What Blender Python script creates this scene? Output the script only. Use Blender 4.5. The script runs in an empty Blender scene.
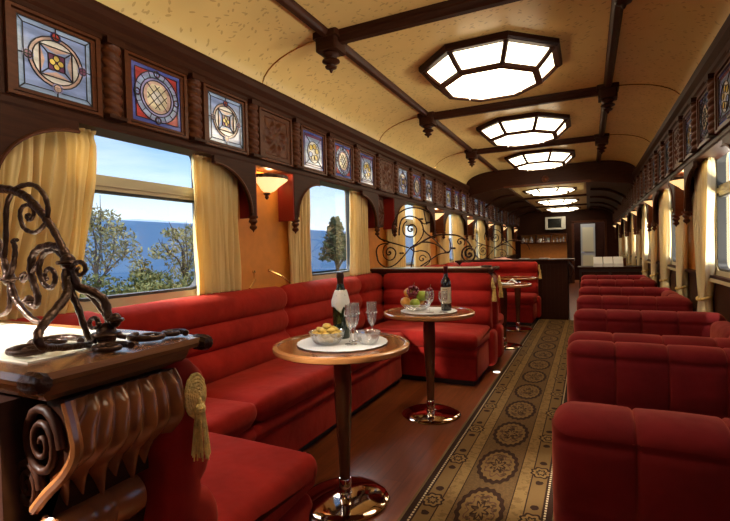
import bpy, bmesh, math, random
from mathutils import Vector, Matrix, noise
SKY, SUN, LAMP, DAYL, DAYR, EXPO = 1.45, 3.5, 6, 60, 135, 0.0
LAMPB, LAMPS, LEDGE, LAMP0 = 8, 6, 190, 5.5
PI = math.pi
COL = bpy.context.scene.collection
RND = random.Random(11)
sin, cos, tan = math.sin, math.cos, math.tan

# ------------------------------------------------------------------ materials
def _new(name):
    m = bpy.data.materials.new(name); m.use_nodes = True
    nt = m.node_tree
    b = nt.nodes['Principled BSDF']
    return m, nt, b

def N(nt, t, **kw):
    n = nt.nodes.new(t)
    for k, v in kw.items():
        if k in n.inputs: n.inputs[k].default_value = v
        else: setattr(n, k, v)
    return n

def ramp(nt, stops, interp='LINEAR'):
    r = nt.nodes.new('ShaderNodeValToRGB'); r.color_ramp.interpolation = interp
    e = r.color_ramp.elements
    while len(e) < len(stops): e.new(0.5)
    for el, (p, c) in zip(e, stops):
        el.position = p; el.color = (*c, 1)
    return r

def mat_plain(name, col, rough=.5, metal=0, spec=.5, coat=0, bump=0, bscale=40, emis=None, estr=0, var=.0, vscale=8):
    m, nt, b = _new(name)
    b.inputs['Base Color'].default_value = (*col, 1)
    b.inputs['Roughness'].default_value = rough; b.inputs['Metallic'].default_value = metal
    b.inputs['Specular IOR Level'].default_value = spec
    if coat: b.inputs['Coat Weight'].default_value = coat; b.inputs['Coat Roughness'].default_value = .12
    if emis: b.inputs['Emission Color'].default_value = (*emis, 1); b.inputs['Emission Strength'].default_value = estr
    tc = N(nt, 'ShaderNodeTexCoord')
    if var:
        n = N(nt, 'ShaderNodeTexNoise', Scale=vscale, Detail=4)
        nt.links.new(tc.outputs['Object'], n.inputs['Vector'])
        r = ramp(nt, [(.3, tuple(c * (1 - var) for c in col)), (.7, tuple(min(1, c * (1 + var)) for c in col))])
        nt.links.new(n.outputs['Fac'], r.inputs['Fac']); nt.links.new(r.outputs['Color'], b.inputs['Base Color'])
    if bump:
        n2 = N(nt, 'ShaderNodeTexNoise', Scale=bscale, Detail=3)
        nt.links.new(tc.outputs['Object'], n2.inputs['Vector'])
        bp = N(nt, 'ShaderNodeBump', Strength=bump, Distance=.01)
        nt.links.new(n2.outputs['Fac'], bp.inputs['Height']); nt.links.new(bp.outputs['Normal'], b.inputs['Normal'])
    return m

def mat_wood(name, dark, light, scale=(3, 3, 30), rough=.3, coat=.3, spec=.5):
    m, nt, b = _new(name)
    tc = N(nt, 'ShaderNodeTexCoord'); mp = N(nt, 'ShaderNodeMapping'); mp.inputs['Scale'].default_value = scale
    nt.links.new(tc.outputs['Object'], mp.inputs['Vector'])
    n = N(nt, 'ShaderNodeTexNoise', Scale=2.0, Detail=6, Roughness=.6, Distortion=.6)
    nt.links.new(mp.outputs['Vector'], n.inputs['Vector'])
    r = ramp(nt, [(.3, dark), (.7, light)])
    nt.links.new(n.outputs['Fac'], r.inputs['Fac']); nt.links.new(r.outputs['Color'], b.inputs['Base Color'])
    b.inputs['Roughness'].default_value = rough; b.inputs['Specular IOR Level'].default_value = spec
    b.inputs['Coat Weight'].default_value = coat; b.inputs['Coat Roughness'].default_value = .15
    return m

def mat_velvet(name, col, sheen=.5):
    m, nt, b = _new(name)
    tc = N(nt, 'ShaderNodeTexCoord')
    n = N(nt, 'ShaderNodeTexNoise', Scale=5, Detail=5, Roughness=.6)
    nt.links.new(tc.outputs['Object'], n.inputs['Vector'])
    r = ramp(nt, [(.3, tuple(c * .72 for c in col)), (.7, tuple(c * 1.2 for c in col))])
    nt.links.new(n.outputs['Fac'], r.inputs['Fac']); nt.links.new(r.outputs['Color'], b.inputs['Base Color'])
    b.inputs['Roughness'].default_value = .85; b.inputs['Specular IOR Level'].default_value = .15
    b.inputs['Sheen Weight'].default_value = sheen; b.inputs['Sheen Roughness'].default_value = .45
    b.inputs['Sheen Tint'].default_value = (1, .26, .15, 1)
    n2 = N(nt, 'ShaderNodeTexNoise', Scale=9, Detail=2)
    nt.links.new(tc.outputs['Object'], n2.inputs['Vector'])
    bp = N(nt, 'ShaderNodeBump', Strength=.25, Distance=.03)
    nt.links.new(n2.outputs['Fac'], bp.inputs['Height']); nt.links.new(bp.outputs['Normal'], b.inputs['Normal'])
    return m

def mat_glass(name, tint=(1, 1, 1), gloss=.12, body=None, bodyamt=0.0, rough=.02, fres=.6):
    """thin glass: see-through with a fresnel reflection, optional milky body"""
    m = bpy.data.materials.new(name); m.use_nodes = True; nt = m.node_tree
    nt.nodes.remove(nt.nodes['Principled BSDF']); out = nt.nodes['Material Output']
    t = N(nt, 'ShaderNodeBsdfTransparent', Color=(*tint, 1)); g = N(nt, 'ShaderNodeBsdfGlossy', Roughness=rough)
    g.inputs['Color'].default_value = (1, 1, 1, 1)
    lw = N(nt, 'ShaderNodeLayerWeight', Blend=.25)
    ma = N(nt, 'ShaderNodeMath', operation='MULTIPLY_ADD'); ma.inputs[1].default_value = fres; ma.inputs[2].default_value = gloss
    nt.links.new(lw.outputs['Fresnel'], ma.inputs[0])
    mx = N(nt, 'ShaderNodeMixShader')
    nt.links.new(ma.outputs[0], mx.inputs['Fac'])
    first = t.outputs[0]
    if body:
        d = N(nt, 'ShaderNodeBsdfDiffuse', Color=(*body, 1)); m2 = N(nt, 'ShaderNodeMixShader', Fac=bodyamt)
        nt.links.new(t.outputs[0], m2.inputs[1]); nt.links.new(d.outputs[0], m2.inputs[2]); first = m2.outputs[0]
    nt.links.new(first, mx.inputs[1]); nt.links.new(g.outputs[0], mx.inputs[2])
    nt.links.new(mx.outputs[0], out.inputs['Surface'])
    return m

def mat_curtain(name, col):
    m = bpy.data.materials.new(name); m.use_nodes = True; nt = m.node_tree
    b = nt.nodes['Principled BSDF']; out = nt.nodes['Material Output']
    b.inputs['Base Color'].default_value = (*col, 1); b.inputs['Roughness'].default_value = .6
    b.inputs['Sheen Weight'].default_value = .2
    tl = N(nt, 'ShaderNodeBsdfTranslucent', Color=(min(1, col[0] * 1.1), col[1] * 1.02, col[2] * .85, 1))
    tc = N(nt, 'ShaderNodeTexCoord'); w = N(nt, 'ShaderNodeTexNoise', Scale=220, Detail=1)
    nt.links.new(tc.outputs['Object'], w.inputs['Vector'])
    bp = N(nt, 'ShaderNodeBump', Strength=.15, Distance=.002)
    nt.links.new(w.outputs['Fac'], bp.inputs['Height']); nt.links.new(bp.outputs['Normal'], b.inputs['Normal'])
    mx = N(nt, 'ShaderNodeMixShader', Fac=.36)
    nt.links.new(b.outputs[0], mx.inputs[1]); nt.links.new(tl.outputs[0], mx.inputs[2])
    nt.links.new(mx.outputs[0], out.inputs['Surface'])
    return m

def mat_ceiling(name):
    """golden wallpaper with small scattered leaf sprigs"""
    m, nt, b = _new(name)
    tc = N(nt, 'ShaderNodeTexCoord')
    base = (.68, .46, .165); leaf = (.40, .235, .07)
    prev = None
    big = N(nt, 'ShaderNodeTexNoise', Scale=3, Detail=3)
    nt.links.new(tc.outputs['Object'], big.inputs['Vector'])
    r0 = ramp(nt, [(.3, tuple(c * .93 for c in base)), (.7, tuple(c * 1.05 for c in base))])
    nt.links.new(big.outputs['Fac'], r0.inputs['Fac'])
    colout = r0.outputs['Color']
    for k, (rot, sc, off) in enumerate([(.5, (42, 15, 22), 0), (-.75, (40, 16, 22), 3.3), (1.9, (46, 17, 24), 7.1)]):
        mp = N(nt, 'ShaderNodeMapping'); mp.inputs['Rotation'].default_value = (0.35 * k, .3, rot)
        mp.inputs['Location'].default_value = (off, off * .7, off * .3)
        nt.links.new(tc.outputs['Object'], mp.inputs['Vector'])
        mp2 = N(nt, 'ShaderNodeMapping'); mp2.inputs['Scale'].default_value = sc
        nt.links.new(mp.outputs['Vector'], mp2.inputs['Vector'])
        v = N(nt, 'ShaderNodeTexVoronoi', Scale=1.0, Randomness=1.0)
        nt.links.new(mp2.outputs['Vector'], v.inputs['Vector'])
        lt = N(nt, 'ShaderNodeMath', operation='LESS_THAN'); lt.inputs[1].default_value = .27
        nt.links.new(v.outputs['Distance'], lt.inputs[0])
        sep = N(nt, 'ShaderNodeSeparateColor'); nt.links.new(v.outputs['Color'], sep.inputs[0])
        gt = N(nt, 'ShaderNodeMath', operation='GREATER_THAN'); gt.inputs[1].default_value = .72
        nt.links.new(sep.outputs[0], gt.inputs[0])
        mu = N(nt, 'ShaderNodeMath', operation='MULTIPLY'); nt.links.new(lt.outputs[0], mu.inputs[0]); nt.links.new(gt.outputs[0], mu.inputs[1])
        sc2 = N(nt, 'ShaderNodeMath', operation='MULTIPLY'); sc2.inputs[1].default_value = .7
        nt.links.new(mu.outputs[0], sc2.inputs[0])
        mx = N(nt, 'ShaderNodeMix', data_type='RGBA'); mx.inputs[7].default_value = (*leaf, 1)
        nt.links.new(sc2.outputs[0], mx.inputs[0]); nt.links.new(colout, mx.inputs[6]); colout = mx.outputs[2]
    nt.links.new(colout, b.inputs['Base Color'])
    b.inputs['Roughness'].default_value = .38; b.inputs['Specular IOR Level'].default_value = .4
    return m

def mat_floor(name):
    m, nt, b = _new(name)
    tc = N(nt, 'ShaderNodeTexCoord'); mp = N(nt, 'ShaderNodeMapping')
    mp.inputs['Rotation'].default_value = (0, 0, PI / 2)
    nt.links.new(tc.outputs['Object'], mp.inputs['Vector'])
    br = N(nt, 'ShaderNodeTexBrick', Scale=1.0)
    br.inputs['Color1'].default_value = (.14, .034, .009, 1); br.inputs['Color2'].default_value = (.19, .050, .014, 1)
    br.inputs['Mortar'].default_value = (.06, .018, .008, 1); br.inputs['Mortar Size'].default_value = .0015
    br.inputs['Brick Width'].default_value = 1.1; br.inputs['Row Height'].default_value = .11
    nt.links.new(mp.outputs['Vector'], br.inputs['Vector'])
    m2 = N(nt, 'ShaderNodeMapping'); m2.inputs['Scale'].default_value = (26, 2.2, 1)
    nt.links.new(tc.outputs['Object'], m2.inputs['Vector'])
    n = N(nt, 'ShaderNodeTexNoise', Scale=1.6, Detail=6, Distortion=.5); nt.links.new(m2.outputs['Vector'], n.inputs['Vector'])
    r = ramp(nt, [(.3, (.75, .75, .75)), (.7, (1.2, 1.2, 1.2))]); nt.links.new(n.outputs['Fac'], r.inputs['Fac'])
    mx = N(nt, 'ShaderNodeMix', data_type='RGBA', blend_type='MULTIPLY'); mx.inputs[0].default_value = 1
    nt.links.new(br.outputs['Color'], mx.inputs[6]); nt.links.new(r.outputs['Color'], mx.inputs[7])
    nt.links.new(mx.outputs[2], b.inputs['Base Color'])
    b.inputs['Roughness'].default_value = .3; b.inputs['Specular IOR Level'].default_value = .32
    return m

def mat_rug(name, cx, half, period, y0):
    """woven runner: medallions in the middle, mottled bands, motif borders, dark edge with pale dashes"""
    m, nt, b = _new(name)
    L = nt.links.new
    tc = N(nt, 'ShaderNodeTexCoord'); sp = N(nt, 'ShaderNodeSeparateXYZ'); L(tc.outputs['Object'], sp.inputs[0])
    def M(op, a, c=None, cl=False):
        n = N(nt, 'ShaderNodeMath', operation=op); n.use_clamp = cl
        for i, v in enumerate((a, c)):
            if v is None: continue
            if isinstance(v, (int, float)): n.inputs[i].default_value = v
            else: L(v, n.inputs[i])
        return n.outputs[0]
    x = M('SUBTRACT', sp.outputs[0], cx); ax = M('ABSOLUTE', x)
    yy = M('SUBTRACT', sp.outputs[1], y0)
    ym = M('SUBTRACT', M('MODULO', M('ADD', yy, period * 50.5), period), period / 2)   # -p/2..p/2
    no = N(nt, 'ShaderNodeTexNoise', Scale=42, Detail=3); L(tc.outputs['Object'], no.inputs['Vector'])
    no2 = N(nt, 'ShaderNodeTexNoise', Scale=75, Detail=2); L(tc.outputs['Object'], no2.inputs['Vector'])
    nf = no.outputs['Fac']; nf2 = no2.outputs['Fac']
    tan_, gold, dark, mid = (.14, .077, .025), (.185, .108, .036), (.026, .0105, .0055), (.09, .048, .017)
    def band(v, lo, hi):
        return M('MULTIPLY', M('GREATER_THAN', v, lo), M('LESS_THAN', v, hi))
    col = None
    def over(c, mask, color):
        n = N(nt, 'ShaderNodeMix', data_type='RGBA'); L(mask, n.inputs[0])
        if isinstance(c, tuple): n.inputs[6].default_value = (*c, 1)
        else: L(c, n.inputs[6])
        if isinstance(color, tuple): n.inputs[7].default_value = (*color, 1)
        else: L(color, n.inputs[7])
        return n.outputs[2]
    # centre field
    c = over(mid, M('MULTIPLY', M('GREATER_THAN', nf2, .52), .35), tan_)
    # medallion: scalloped dark ellipse ring with flowers inside
    e = M('POWER', M('ADD', M('POWER', M('DIVIDE', x, .100), 2.0), M('POWER', M('DIVIDE', ym, .205), 2.0)), .5)
    ang = M('ARCTAN2', M('DIVIDE', ym, .205), M('DIVIDE', x, .100))
    sc = M('ADD', e, M('MULTIPLY', M('SINE', M('MULTIPLY', ang, 18.0)), .035))
    inside = M('LESS_THAN', sc, 1.0)
    c = over(c, inside, tan_)
    c = over(c, band(sc, .84, 1.04), dark)
    fl = M('MULTIPLY', M('LESS_THAN', e, .72), M('GREATER_THAN', M('ADD', nf, M('MULTIPLY', M('SINE', M('MULTIPLY', ang, 5.0)), .05)), .55))
    c = over(c, M('MULTIPLY', fl, .8), dark)
    ro = M('ADD', e, M('MULTIPLY', M('SINE', M('MULTIPLY', ang, 8.0)), .10))
    c = over(c, band(ro, .22, .34), dark); c = over(c, band(ro, .56, .62), (.08, .035, .018))
    # mottled bands
    mb = band(ax, .122, .180)
    c = over(c, mb, gold); c = over(c, M('MULTIPLY', mb, M('GREATER_THAN', nf, .54)), tan_)
    c = over(c, band(ax, .117, .122), dark)
    # border band with motifs
    bb = band(ax, .180, .262); c = over(c, bb, tan_)
    c = over(c, band(ax, .180, .186), dark); c = over(c, band(ax, .256, .262), dark)
    dx = M('SUBTRACT', ax, .221)
    mo = M('POWER', M('ADD', M('POWER', M('DIVIDE', dx, .050), 2.0), M('POWER', M('DIVIDE', ym, .062), 2.0)), .5)
    a2 = M('ARCTAN2', ym, dx)
    mo2 = M('ADD', mo, M('MULTIPLY', M('COSINE', M('MULTIPLY', a2, 8.0)), .09))
    c = over(c, M('LESS_THAN', mo2, 1.0), gold); c = over(c, band(mo2, .80, 1.02), dark); c = over(c, band(mo2, .30, .52), dark)
    ym2 = M('SUBTRACT', M('ABSOLUTE', ym), .115)
    q = M('POWER', M('ADD', M('POWER', M('DIVIDE', dx, .022), 2.0), M('POWER', M('DIVIDE', ym2, .024), 2.0)), .5)
    c = over(c, M('LESS_THAN', M('ADD', q, M('MULTIPLY', nf, .9)), 1.35), dark)
    # edge: pale dashes on dark, tan selvedge
    c = over(c, M('GREATER_THAN', ax, .262), dark)
    da = M('MULTIPLY', band(ax, .266, .275), M('GREATER_THAN', M('MODULO', M('ADD', yy, 50.0), .022), .008))
    c = over(c, da, (.45, .33, .19))
    c = over(c, M('GREATER_THAN', ax, .302), (.15, .10, .045))
    L(c, b.inputs['Base Color'])
    b.inputs['Roughness'].default_value = .9; b.inputs['Specular IOR Level'].default_value = .1
    bp = N(nt, 'ShaderNodeBump', Strength=.3, Distance=.004); L(nf2, bp.inputs['Height']); L(bp.outputs['Normal'], b.inputs['Normal'])
    return m

def mat_emit(name, col, s, rim=None):
    m, nt, b = _new(name)
    b.inputs['Base Color'].default_value = (.8, .78, .7, 1); b.inputs['Roughness'].default_value = .25
    b.inputs['Emission Color'].default_value = (*col, 1); b.inputs['Emission Strength'].default_value = s
    return m

def mat_stain(name, col, streak=.25):
    m, nt, b = _new(name)
    tc = N(nt, 'ShaderNodeTexCoord'); mp = N(nt, 'ShaderNodeMapping')
    mp.inputs['Rotation'].default_value = (.7, 0, 0); mp.inputs['Scale'].default_value = (1, 4, 22)
    nt.links.new(tc.outputs['Object'], mp.inputs['Vector'])
    n = N(nt, 'ShaderNodeTexNoise', Scale=1.5, Detail=3); nt.links.new(mp.outputs['Vector'], n.inputs['Vector'])
    r = ramp(nt, [(.32, tuple(c * (1 - streak) for c in col)), (.72, tuple(min(1, c * (1 + 2.2 * streak) + .04) for c in col))])
    nt.links.new(n.outputs['Fac'], r.inputs['Fac']); nt.links.new(r.outputs['Color'], b.inputs['Base Color'])
    b.inputs['Roughness'].default_value = .12; b.inputs['Specular IOR Level'].default_value = .7
    return m

def mat_leaf(name, a, b_):
    m, nt, b = _new(name)
    tc = N(nt, 'ShaderNodeTexCoord'); n = N(nt, 'ShaderNodeTexNoise', Scale=6, Detail=2)
    nt.links.new(tc.outputs['Object'], n.inputs['Vector'])
    r = ramp(nt, [(.35, a), (.65, b_)]); nt.links.new(n.outputs['Fac'], r.inputs['Fac'])
    nt.links.new(r.outputs['Color'], b.inputs['Base Color']); b.inputs['Roughness'].default_value = .7
    return m

def mat_water(name):
    m, nt, b = _new(name)
    b.inputs['Base Color'].default_value = (.065, .145, .25, 1); b.inputs['Roughness'].default_value = .5
    b.inputs['Specular IOR Level'].default_value = .15
    tc = N(nt, 'ShaderNodeTexCoord'); mp = N(nt, 'ShaderNodeMapping'); mp.inputs['Scale'].default_value = (.35, .12, 1)
    nt.links.new(tc.outputs['Object'], mp.inputs['Vector'])
    n = N(nt, 'ShaderNodeTexNoise', Scale=2.0, Detail=5); nt.links.new(mp.outputs['Vector'], n.inputs['Vector'])
    bp = N(nt, 'ShaderNodeBump', Strength=.5, Distance=.4)
    nt.links.new(n.outputs['Fac'], bp.inputs['Height']); nt.links.new(bp.outputs['Normal'], b.inputs['Normal'])
    return m

m_wood = mat_wood('mahogany_dark', (.024, .0066, .0025), (.046, .0128, .0046), rough=.45, coat=.0, spec=.12)
m_wood2 = mat_wood('mahogany_carved', (.055, .0145, .0045), (.10, .028, .0085), rough=.38, coat=.0, spec=.2)
m_corbel = mat_wood('carving_brown_lit', (.22, .070, .020), (.34, .115, .034), scale=(4, 4, 4), rough=.24, coat=.3)  # lighter brown wood, raised further so lamp light is in the colour
m_woodx = mat_wood('mahogany_deep', (.020, .006, .004), (.035, .011, .006), rough=.35)
m_table = mat_wood('table_veneer', (.19, .060, .018), (.28, .095, .03), scale=(14, 2, 2), rough=.12, coat=.7)
m_column = mat_wood('column_veneer', (.075, .021, .008), (.12, .036, .012), scale=(6, 6, 2), rough=.15, coat=.5)
m_rim = mat_plain('table_edge', (.42, .17, .05), .25, coat=.4)
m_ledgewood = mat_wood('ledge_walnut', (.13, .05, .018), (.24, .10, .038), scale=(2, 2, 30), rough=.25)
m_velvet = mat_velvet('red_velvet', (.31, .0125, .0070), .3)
m_velvet_shaded = mat_velvet('red_velvet_shaded', (.165, .0075, .010), .55)  # darker copy of the red velvet, bench shade put into the colour
m_ceil = mat_ceiling('golden_sprig_paper')
m_floor = mat_floor('red_plank_floor')
m_orange = mat_plain('orange_panel', (.62, .225, .032), .45, var=.08, vscale=14)
m_redlac = mat_plain('red_lacquer', (.22, .012, .008), .35)
m_cream = mat_plain('cream_paint', (.62, .53, .30), .4)
m_frame = mat_plain('window_frame_cream', (.50, .43, .27), .4)
m_seal = mat_plain('window_rubber', (.03, .028, .025), .5)
m_glass = mat_glass('window_glass', (.98, .99, 1), .015, fres=.12)
m_crystal = mat_glass('cut_crystal', (1, 1, 1), .22, (.9, .92, .95), .14, .05)
m_wineglass = mat_glass('clear_glass', (.97, .98, .98), .10, (.9, .9, .9), .06)
m_marble = mat_plain('cream_marble', (.80, .74, .60), .25, var=.06, vscale=5)
m_iron = mat_plain('wrought_iron', (.055, .026, .016), .32, metal=.75, bump=.5, bscale=60)
m_brass = mat_plain('antique_brass', (.55, .36, .13), .25, metal=1)
m_chrome = mat_plain('bronze_mirror', (.50, .36, .26), .06, metal=1)
m_steel = mat_plain('steel_collar', (.8, .74, .66), .1, metal=1)
m_gold = mat_plain('gold_thread', (.80, .55, .16), .5, bump=.6, bscale=160, var=.3, vscale=60)
m_curtain = mat_curtain('cream_curtain', (.90, .73, .35))
m_curtain2 = mat_curtain('pale_curtain', (.90, .79, .50))
m_rug = mat_rug('woven_runner', -.458, .30, .472, 2.075)
m_lampb = mat_emit('lamp_glass_bottom', (1, .83, .56), LAMPB)
m_lamps = mat_emit('lamp_glass_side', (1, .83, .56), LAMPS)
m_sconce = mat_emit('alabaster_shade', (1, .60, .24), 1.3)
m_white = mat_plain('white_linen', (.85, .83, .78), .8, bump=.3, bscale=90)
m_lace = mat_plain('lace_paper', (.84, .84, .82), .7, bump=.8, bscale=150)
m_bottle = mat_plain('green_bottle_glass', (.012, .030, .010), .06, spec=.8)
m_redbottle = mat_plain('dark_bottle_glass', (.012, .008, .008), .06, spec=.8)
m_foil = mat_plain('dark_foil', (.05, .022, .012), .35, metal=.4)
m_label = mat_plain('paper_label', (.72, .62, .42), .7, var=.12, vscale=60)
m_apple = mat_plain('green_apple', (.33, .42, .05), .3, var=.25, vscale=30)
m_orangef = mat_plain('orange_fruit', (.78, .38, .07), .45, bump=.2, bscale=200, var=.15, vscale=20)
m_grape = mat_plain('red_grape', (.22, .028, .04), .25, var=.5, vscale=50)
m_snack = mat_plain('golden_crisp', (.78, .52, .11), .6, var=.3, vscale=70)
m_stem = mat_plain('stem_green', (.16, .12, .04), .7)
m_lead = mat_plain('lead_came', (.03, .03, .035), .4, metal=.6)
S = dict(blue=mat_stain('glass_pale_blue', (.22, .31, .60)), grey=mat_stain('glass_grey_blue', (.26, .36, .56)),
         pink=mat_stain('glass_pink', (.52, .36, .31)), white=mat_stain('glass_white', (.66, .63, .60)),
         yellow=mat_stain('glass_amber', (.72, .50, .12)), red=mat_stain('glass_red', (.34, .03, .03)),
         navy=mat_stain('glass_navy', (.05, .07, .30)), lav=mat_stain('glass_lavender', (.30, .29, .55)),
         cream=mat_stain('glass_cream', (.66, .58, .42)), plum=mat_stain('glass_plum', (.12, .03, .09)))
SK = list(S)
m_tv = mat_plain('tv_grey_shell', (.45, .44, .40), .4); m_screen = mat_plain('tv_dark_screen', (.01, .012, .012), .1)
m_paperpink = mat_plain('pink_cloth', (.72, .36, .28), .8)
m_door = mat_plain('pale_door', (.42, .40, .34), .5)
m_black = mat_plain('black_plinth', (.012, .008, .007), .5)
m_leafo = mat_leaf('willow_leaf', (.20, .20, .06), (.46, .44, .18))
m_leafb = mat_leaf('bush_leaf', (.06, .085, .02), (.24, .26, .08))
m_leafp = mat_leaf('pine_needle', (.03, .06, .025), (.17, .17, .06))
m_bark = mat_plain('bark', (.10, .075, .055), .9, var=.3)
m_grass = mat_plain('shore_grass', (.13, .15, .05), .9, var=.4, vscale=2)
m_water = mat_water('lake_water')
m_hill = mat_plain('far_hills', (.48, .58, .72), .9)  # distance haze is mixed into this pale blue

# ------------------------------------------------------------------ mesh building
class MB:
    def __init__(s): s.v = []; s.f = []; s.mi = []
    def add(s, vs, fs, mi=0):
        o = len(s.v); s.v += [tuple(v) for v in vs]
        for f in fs: s.f.append([i + o for i in f]); s.mi.append(mi)
        return s
    def box(s, x0, x1, y0, y1, z0, z1, mi=0):
        return s.add([(x0, y0, z0), (x1, y0, z0), (x1, y1, z0), (x0, y1, z0), (x0, y0, z1), (x1, y0, z1), (x1, y1, z1), (x0, y1, z1)],
                     [(0, 3, 2, 1), (4, 5, 6, 7), (0, 1, 5, 4), (1, 2, 6, 5), (2, 3, 7, 6), (3, 0, 4, 7)], mi)
    def lathe(s, cx, cy, prof, n=32, mi=0, arc=None, axis='z'):
        """prof: (r, z) list. r==0 ends close. arc: (a0,a1) partial"""
        vs, fs = [], []
        a0, a1 = arc or (0, 2 * PI); m = n if not arc else n + 1
        for r, z in prof:
            for k in range(m):
                a = a0 + (a1 - a0) * k / n
                p = (r * cos(a), r * sin(a), z)
                if axis == 'x': p = (p[2], p[0], p[1])
                elif axis == 'y': p = (p[0], p[2], p[1])
                vs.append((cx[0] + p[0], cx[1] + p[1], cx[2] + p[2]) if axis != 'z' else (cx + p[0], cy + p[1], p[2]))
        for i in range(len(prof) - 1):
            for k in range(n):
                k2 = (k + 1) % m
                fs.append((i * m + k, i * m + k2, (i + 1) * m + k2, (i + 1) * m + k))
        return s.add(vs, fs, mi)
    def tube(s, pts, r, n=8, mi=0, closed=False, flat=None):
        P = [Vector(p) for p in pts]; k = len(P)
        rr = r if isinstance(r, (list, tuple)) else [r] * k
        T = []
        for i in range(k):
            a = P[(i - 1) % k] if (i > 0 or closed) else P[i]; b = P[(i + 1) % k] if (i < k - 1 or closed) else P[i]
            t = (b - a); T.append(t.normalized() if t.length > 1e-9 else Vector((0, 0, 1)))
        u = T[0].orthogonal().normalized(); vs = []; fs = []
        for i in range(k):
            u = (u - T[i] * u.dot(T[i]))
            u = u.normalized() if u.length > 1e-6 else T[i].orthogonal().normalized()
            w = T[i].cross(u)
            for j in range(n):
                a = 2 * PI * j / n
                vs.append(P[i] + (u * cos(a) + w * sin(a)) * rr[i])
        for i in range(k if closed else k - 1):
            i2 = (i + 1) % k
            for j in range(n):
                j2 = (j + 1) % n; fs.append((i * n + j, i * n + j2, i2 * n + j2, i2 * n + j))
        if not closed:
            fs.append(tuple(range(n - 1, -1, -1))); fs.append(tuple((k - 1) * n + j for j in range(n)))
        return s.add(vs, fs, mi)
    def ball(s, c, r, n=12, mi=0, sq=(1, 1, 1)):
        vs, fs = [], []; h = max(5, n // 2)
        for i in range(h + 1):
            t = PI * i / h
            for j in range(n):
                a = 2 * PI * j / n
                vs.append((c[0] + r * sq[0] * sin(t) * cos(a), c[1] + r * sq[1] * sin(t) * sin(a), c[2] + r * sq[2] * cos(t)))
        for i in range(h):
            for j in range(n):
                j2 = (j + 1) % n; fs.append((i * n + j, (i + 1) * n + j, (i + 1) * n + j2, i * n + j2))
        return s.add(vs, fs, mi)
    def prism(s, poly, mapf, t0, t1, mi=0):
        n = len(poly)
        vs = [mapf(p, q, t0) for p, q in poly] + [mapf(p, q, t1) for p, q in poly]
        fs = [tuple(range(n - 1, -1, -1)), tuple(range(n, 2 * n))] + [(i, (i + 1) % n, n + (i + 1) % n, n + i) for i in range(n)]
        return s.add(vs, fs, mi)
    def grid(s, nu, nv, fn, mi=0, closed_u=False):
        vs = [fn(i / nu, j / nv) for j in range(nv + 1) for i in range(nu + (0 if closed_u else 1))]
        m = nu if closed_u else nu + 1; fs = []
        for j in range(nv):
            for i in range(nu):
                i2 = (i + 1) % m; fs.append((j * m + i, j * m + i2, (j + 1) * m + i2, (j + 1) * m + i))
        return s.add(vs, fs, mi)
    def sweep(s, prof, stations, mapf, mi=0):
        """closed profile carried along an axis; stations (a, inset) pull it in along its own normals"""
        n = len(prof); nr = []
        ar = sum(prof[i][0] * prof[(i + 1) % n][1] - prof[(i + 1) % n][0] * prof[i][1] for i in range(n))
        sg = 1 if ar > 0 else -1
        for i in range(n):
            a, b = prof[i - 1], prof[(i + 1) % n]
            dx, dy = b[0] - a[0], b[1] - a[1]; l = math.hypot(dx, dy) or 1
            nr.append((sg * dy / l, -sg * dx / l))
        vs = [mapf(p[0] - ins * q[0], p[1] - ins * q[1], a) for a, ins in stations for p, q in zip(prof, nr)]
        fs = []
        for i in range(len(stations) - 1):
            for j in range(n):
                j2 = (j + 1) % n; fs.append((i * n + j, i * n + j2, (i + 1) * n + j2, (i + 1) * n + j))
        k = (len(stations) - 1) * n
        fs.append(tuple(range(n - 1, -1, -1))); fs.append(tuple(k + j for j in range(n)))
        return s.add(vs, fs, mi)
    def build(s, name, mats, parent=None, smooth=True, ang=40, local=False):
        me = bpy.data.meshes.new(name)
        off = Vector((0, 0, 0))
        if parent is not None and not local:
            p = parent
            while p is not None: off += p.location; p = p.parent
        vs = [(v[0] - off.x, v[1] - off.y, v[2] - off.z) for v in s.v]
        me.from_pydata(vs, [], s.f)
        if not isinstance(mats, (list, tuple)): mats = [mats]
        for m in mats: me.materials.append(m)
        if len(mats) > 1: me.polygons.foreach_set('material_index', s.mi)
        bm = bmesh.new(); bm.from_mesh(me)
        bmesh.ops.remove_doubles(bm, verts=bm.verts, dist=1e-5)
        bmesh.ops.recalc_face_normals(bm, faces=bm.faces); bm.to_mesh(me); bm.free()
        me.polygons.foreach_set('use_smooth', [smooth] * len(me.polygons))
        if smooth: me.set_sharp_from_angle(angle=math.radians(ang))
        o = bpy.data.objects.new(name, me); COL.objects.link(o)
        if parent is not None: o.parent = parent
        return o

def spline(pts, sub=6):
    P = [Vector(p) for p in pts]; out = []
    for i in range(len(P) - 1):
        p0, p1, p2, p3 = P[max(0, i - 1)], P[i], P[i + 1], P[min(len(P) - 1, i + 2)]
        for k in range(sub):
            t = k / sub
            out.append(.5 * ((2 * p1) + (p2 - p0) * t + (2 * p0 - 5 * p1 + 4 * p2 - p3) * t * t + (3 * p1 - p0 - 3 * p2 + p3) * t ** 3))
    out.append(P[-1]); return out

def rpoly(pts, rad, seg=5):
    """round the corners of a polygon"""
    out = []; n = len(pts)
    rad = rad if isinstance(rad, (list, tuple)) else [rad] * n
    for i in range(n):
        p, a, b = Vector(pts[i]), Vector(pts[i - 1]), Vector(pts[(i + 1) % n]); r = rad[i]
        if r <= 0: out.append(tuple(p)); continue
        ua, ub = (a - p).normalized(), (b - p).normalized()
        r1 = min(r, (a - p).length * .49, (b - p).length * .49)
        A, B = p + ua * r1, p + ub * r1
        for k in range(seg + 1):
            t = k / seg; out.append(tuple(A * (1 - t) ** 2 + p * 2 * t * (1 - t) + B * t * t))
    return out

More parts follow.
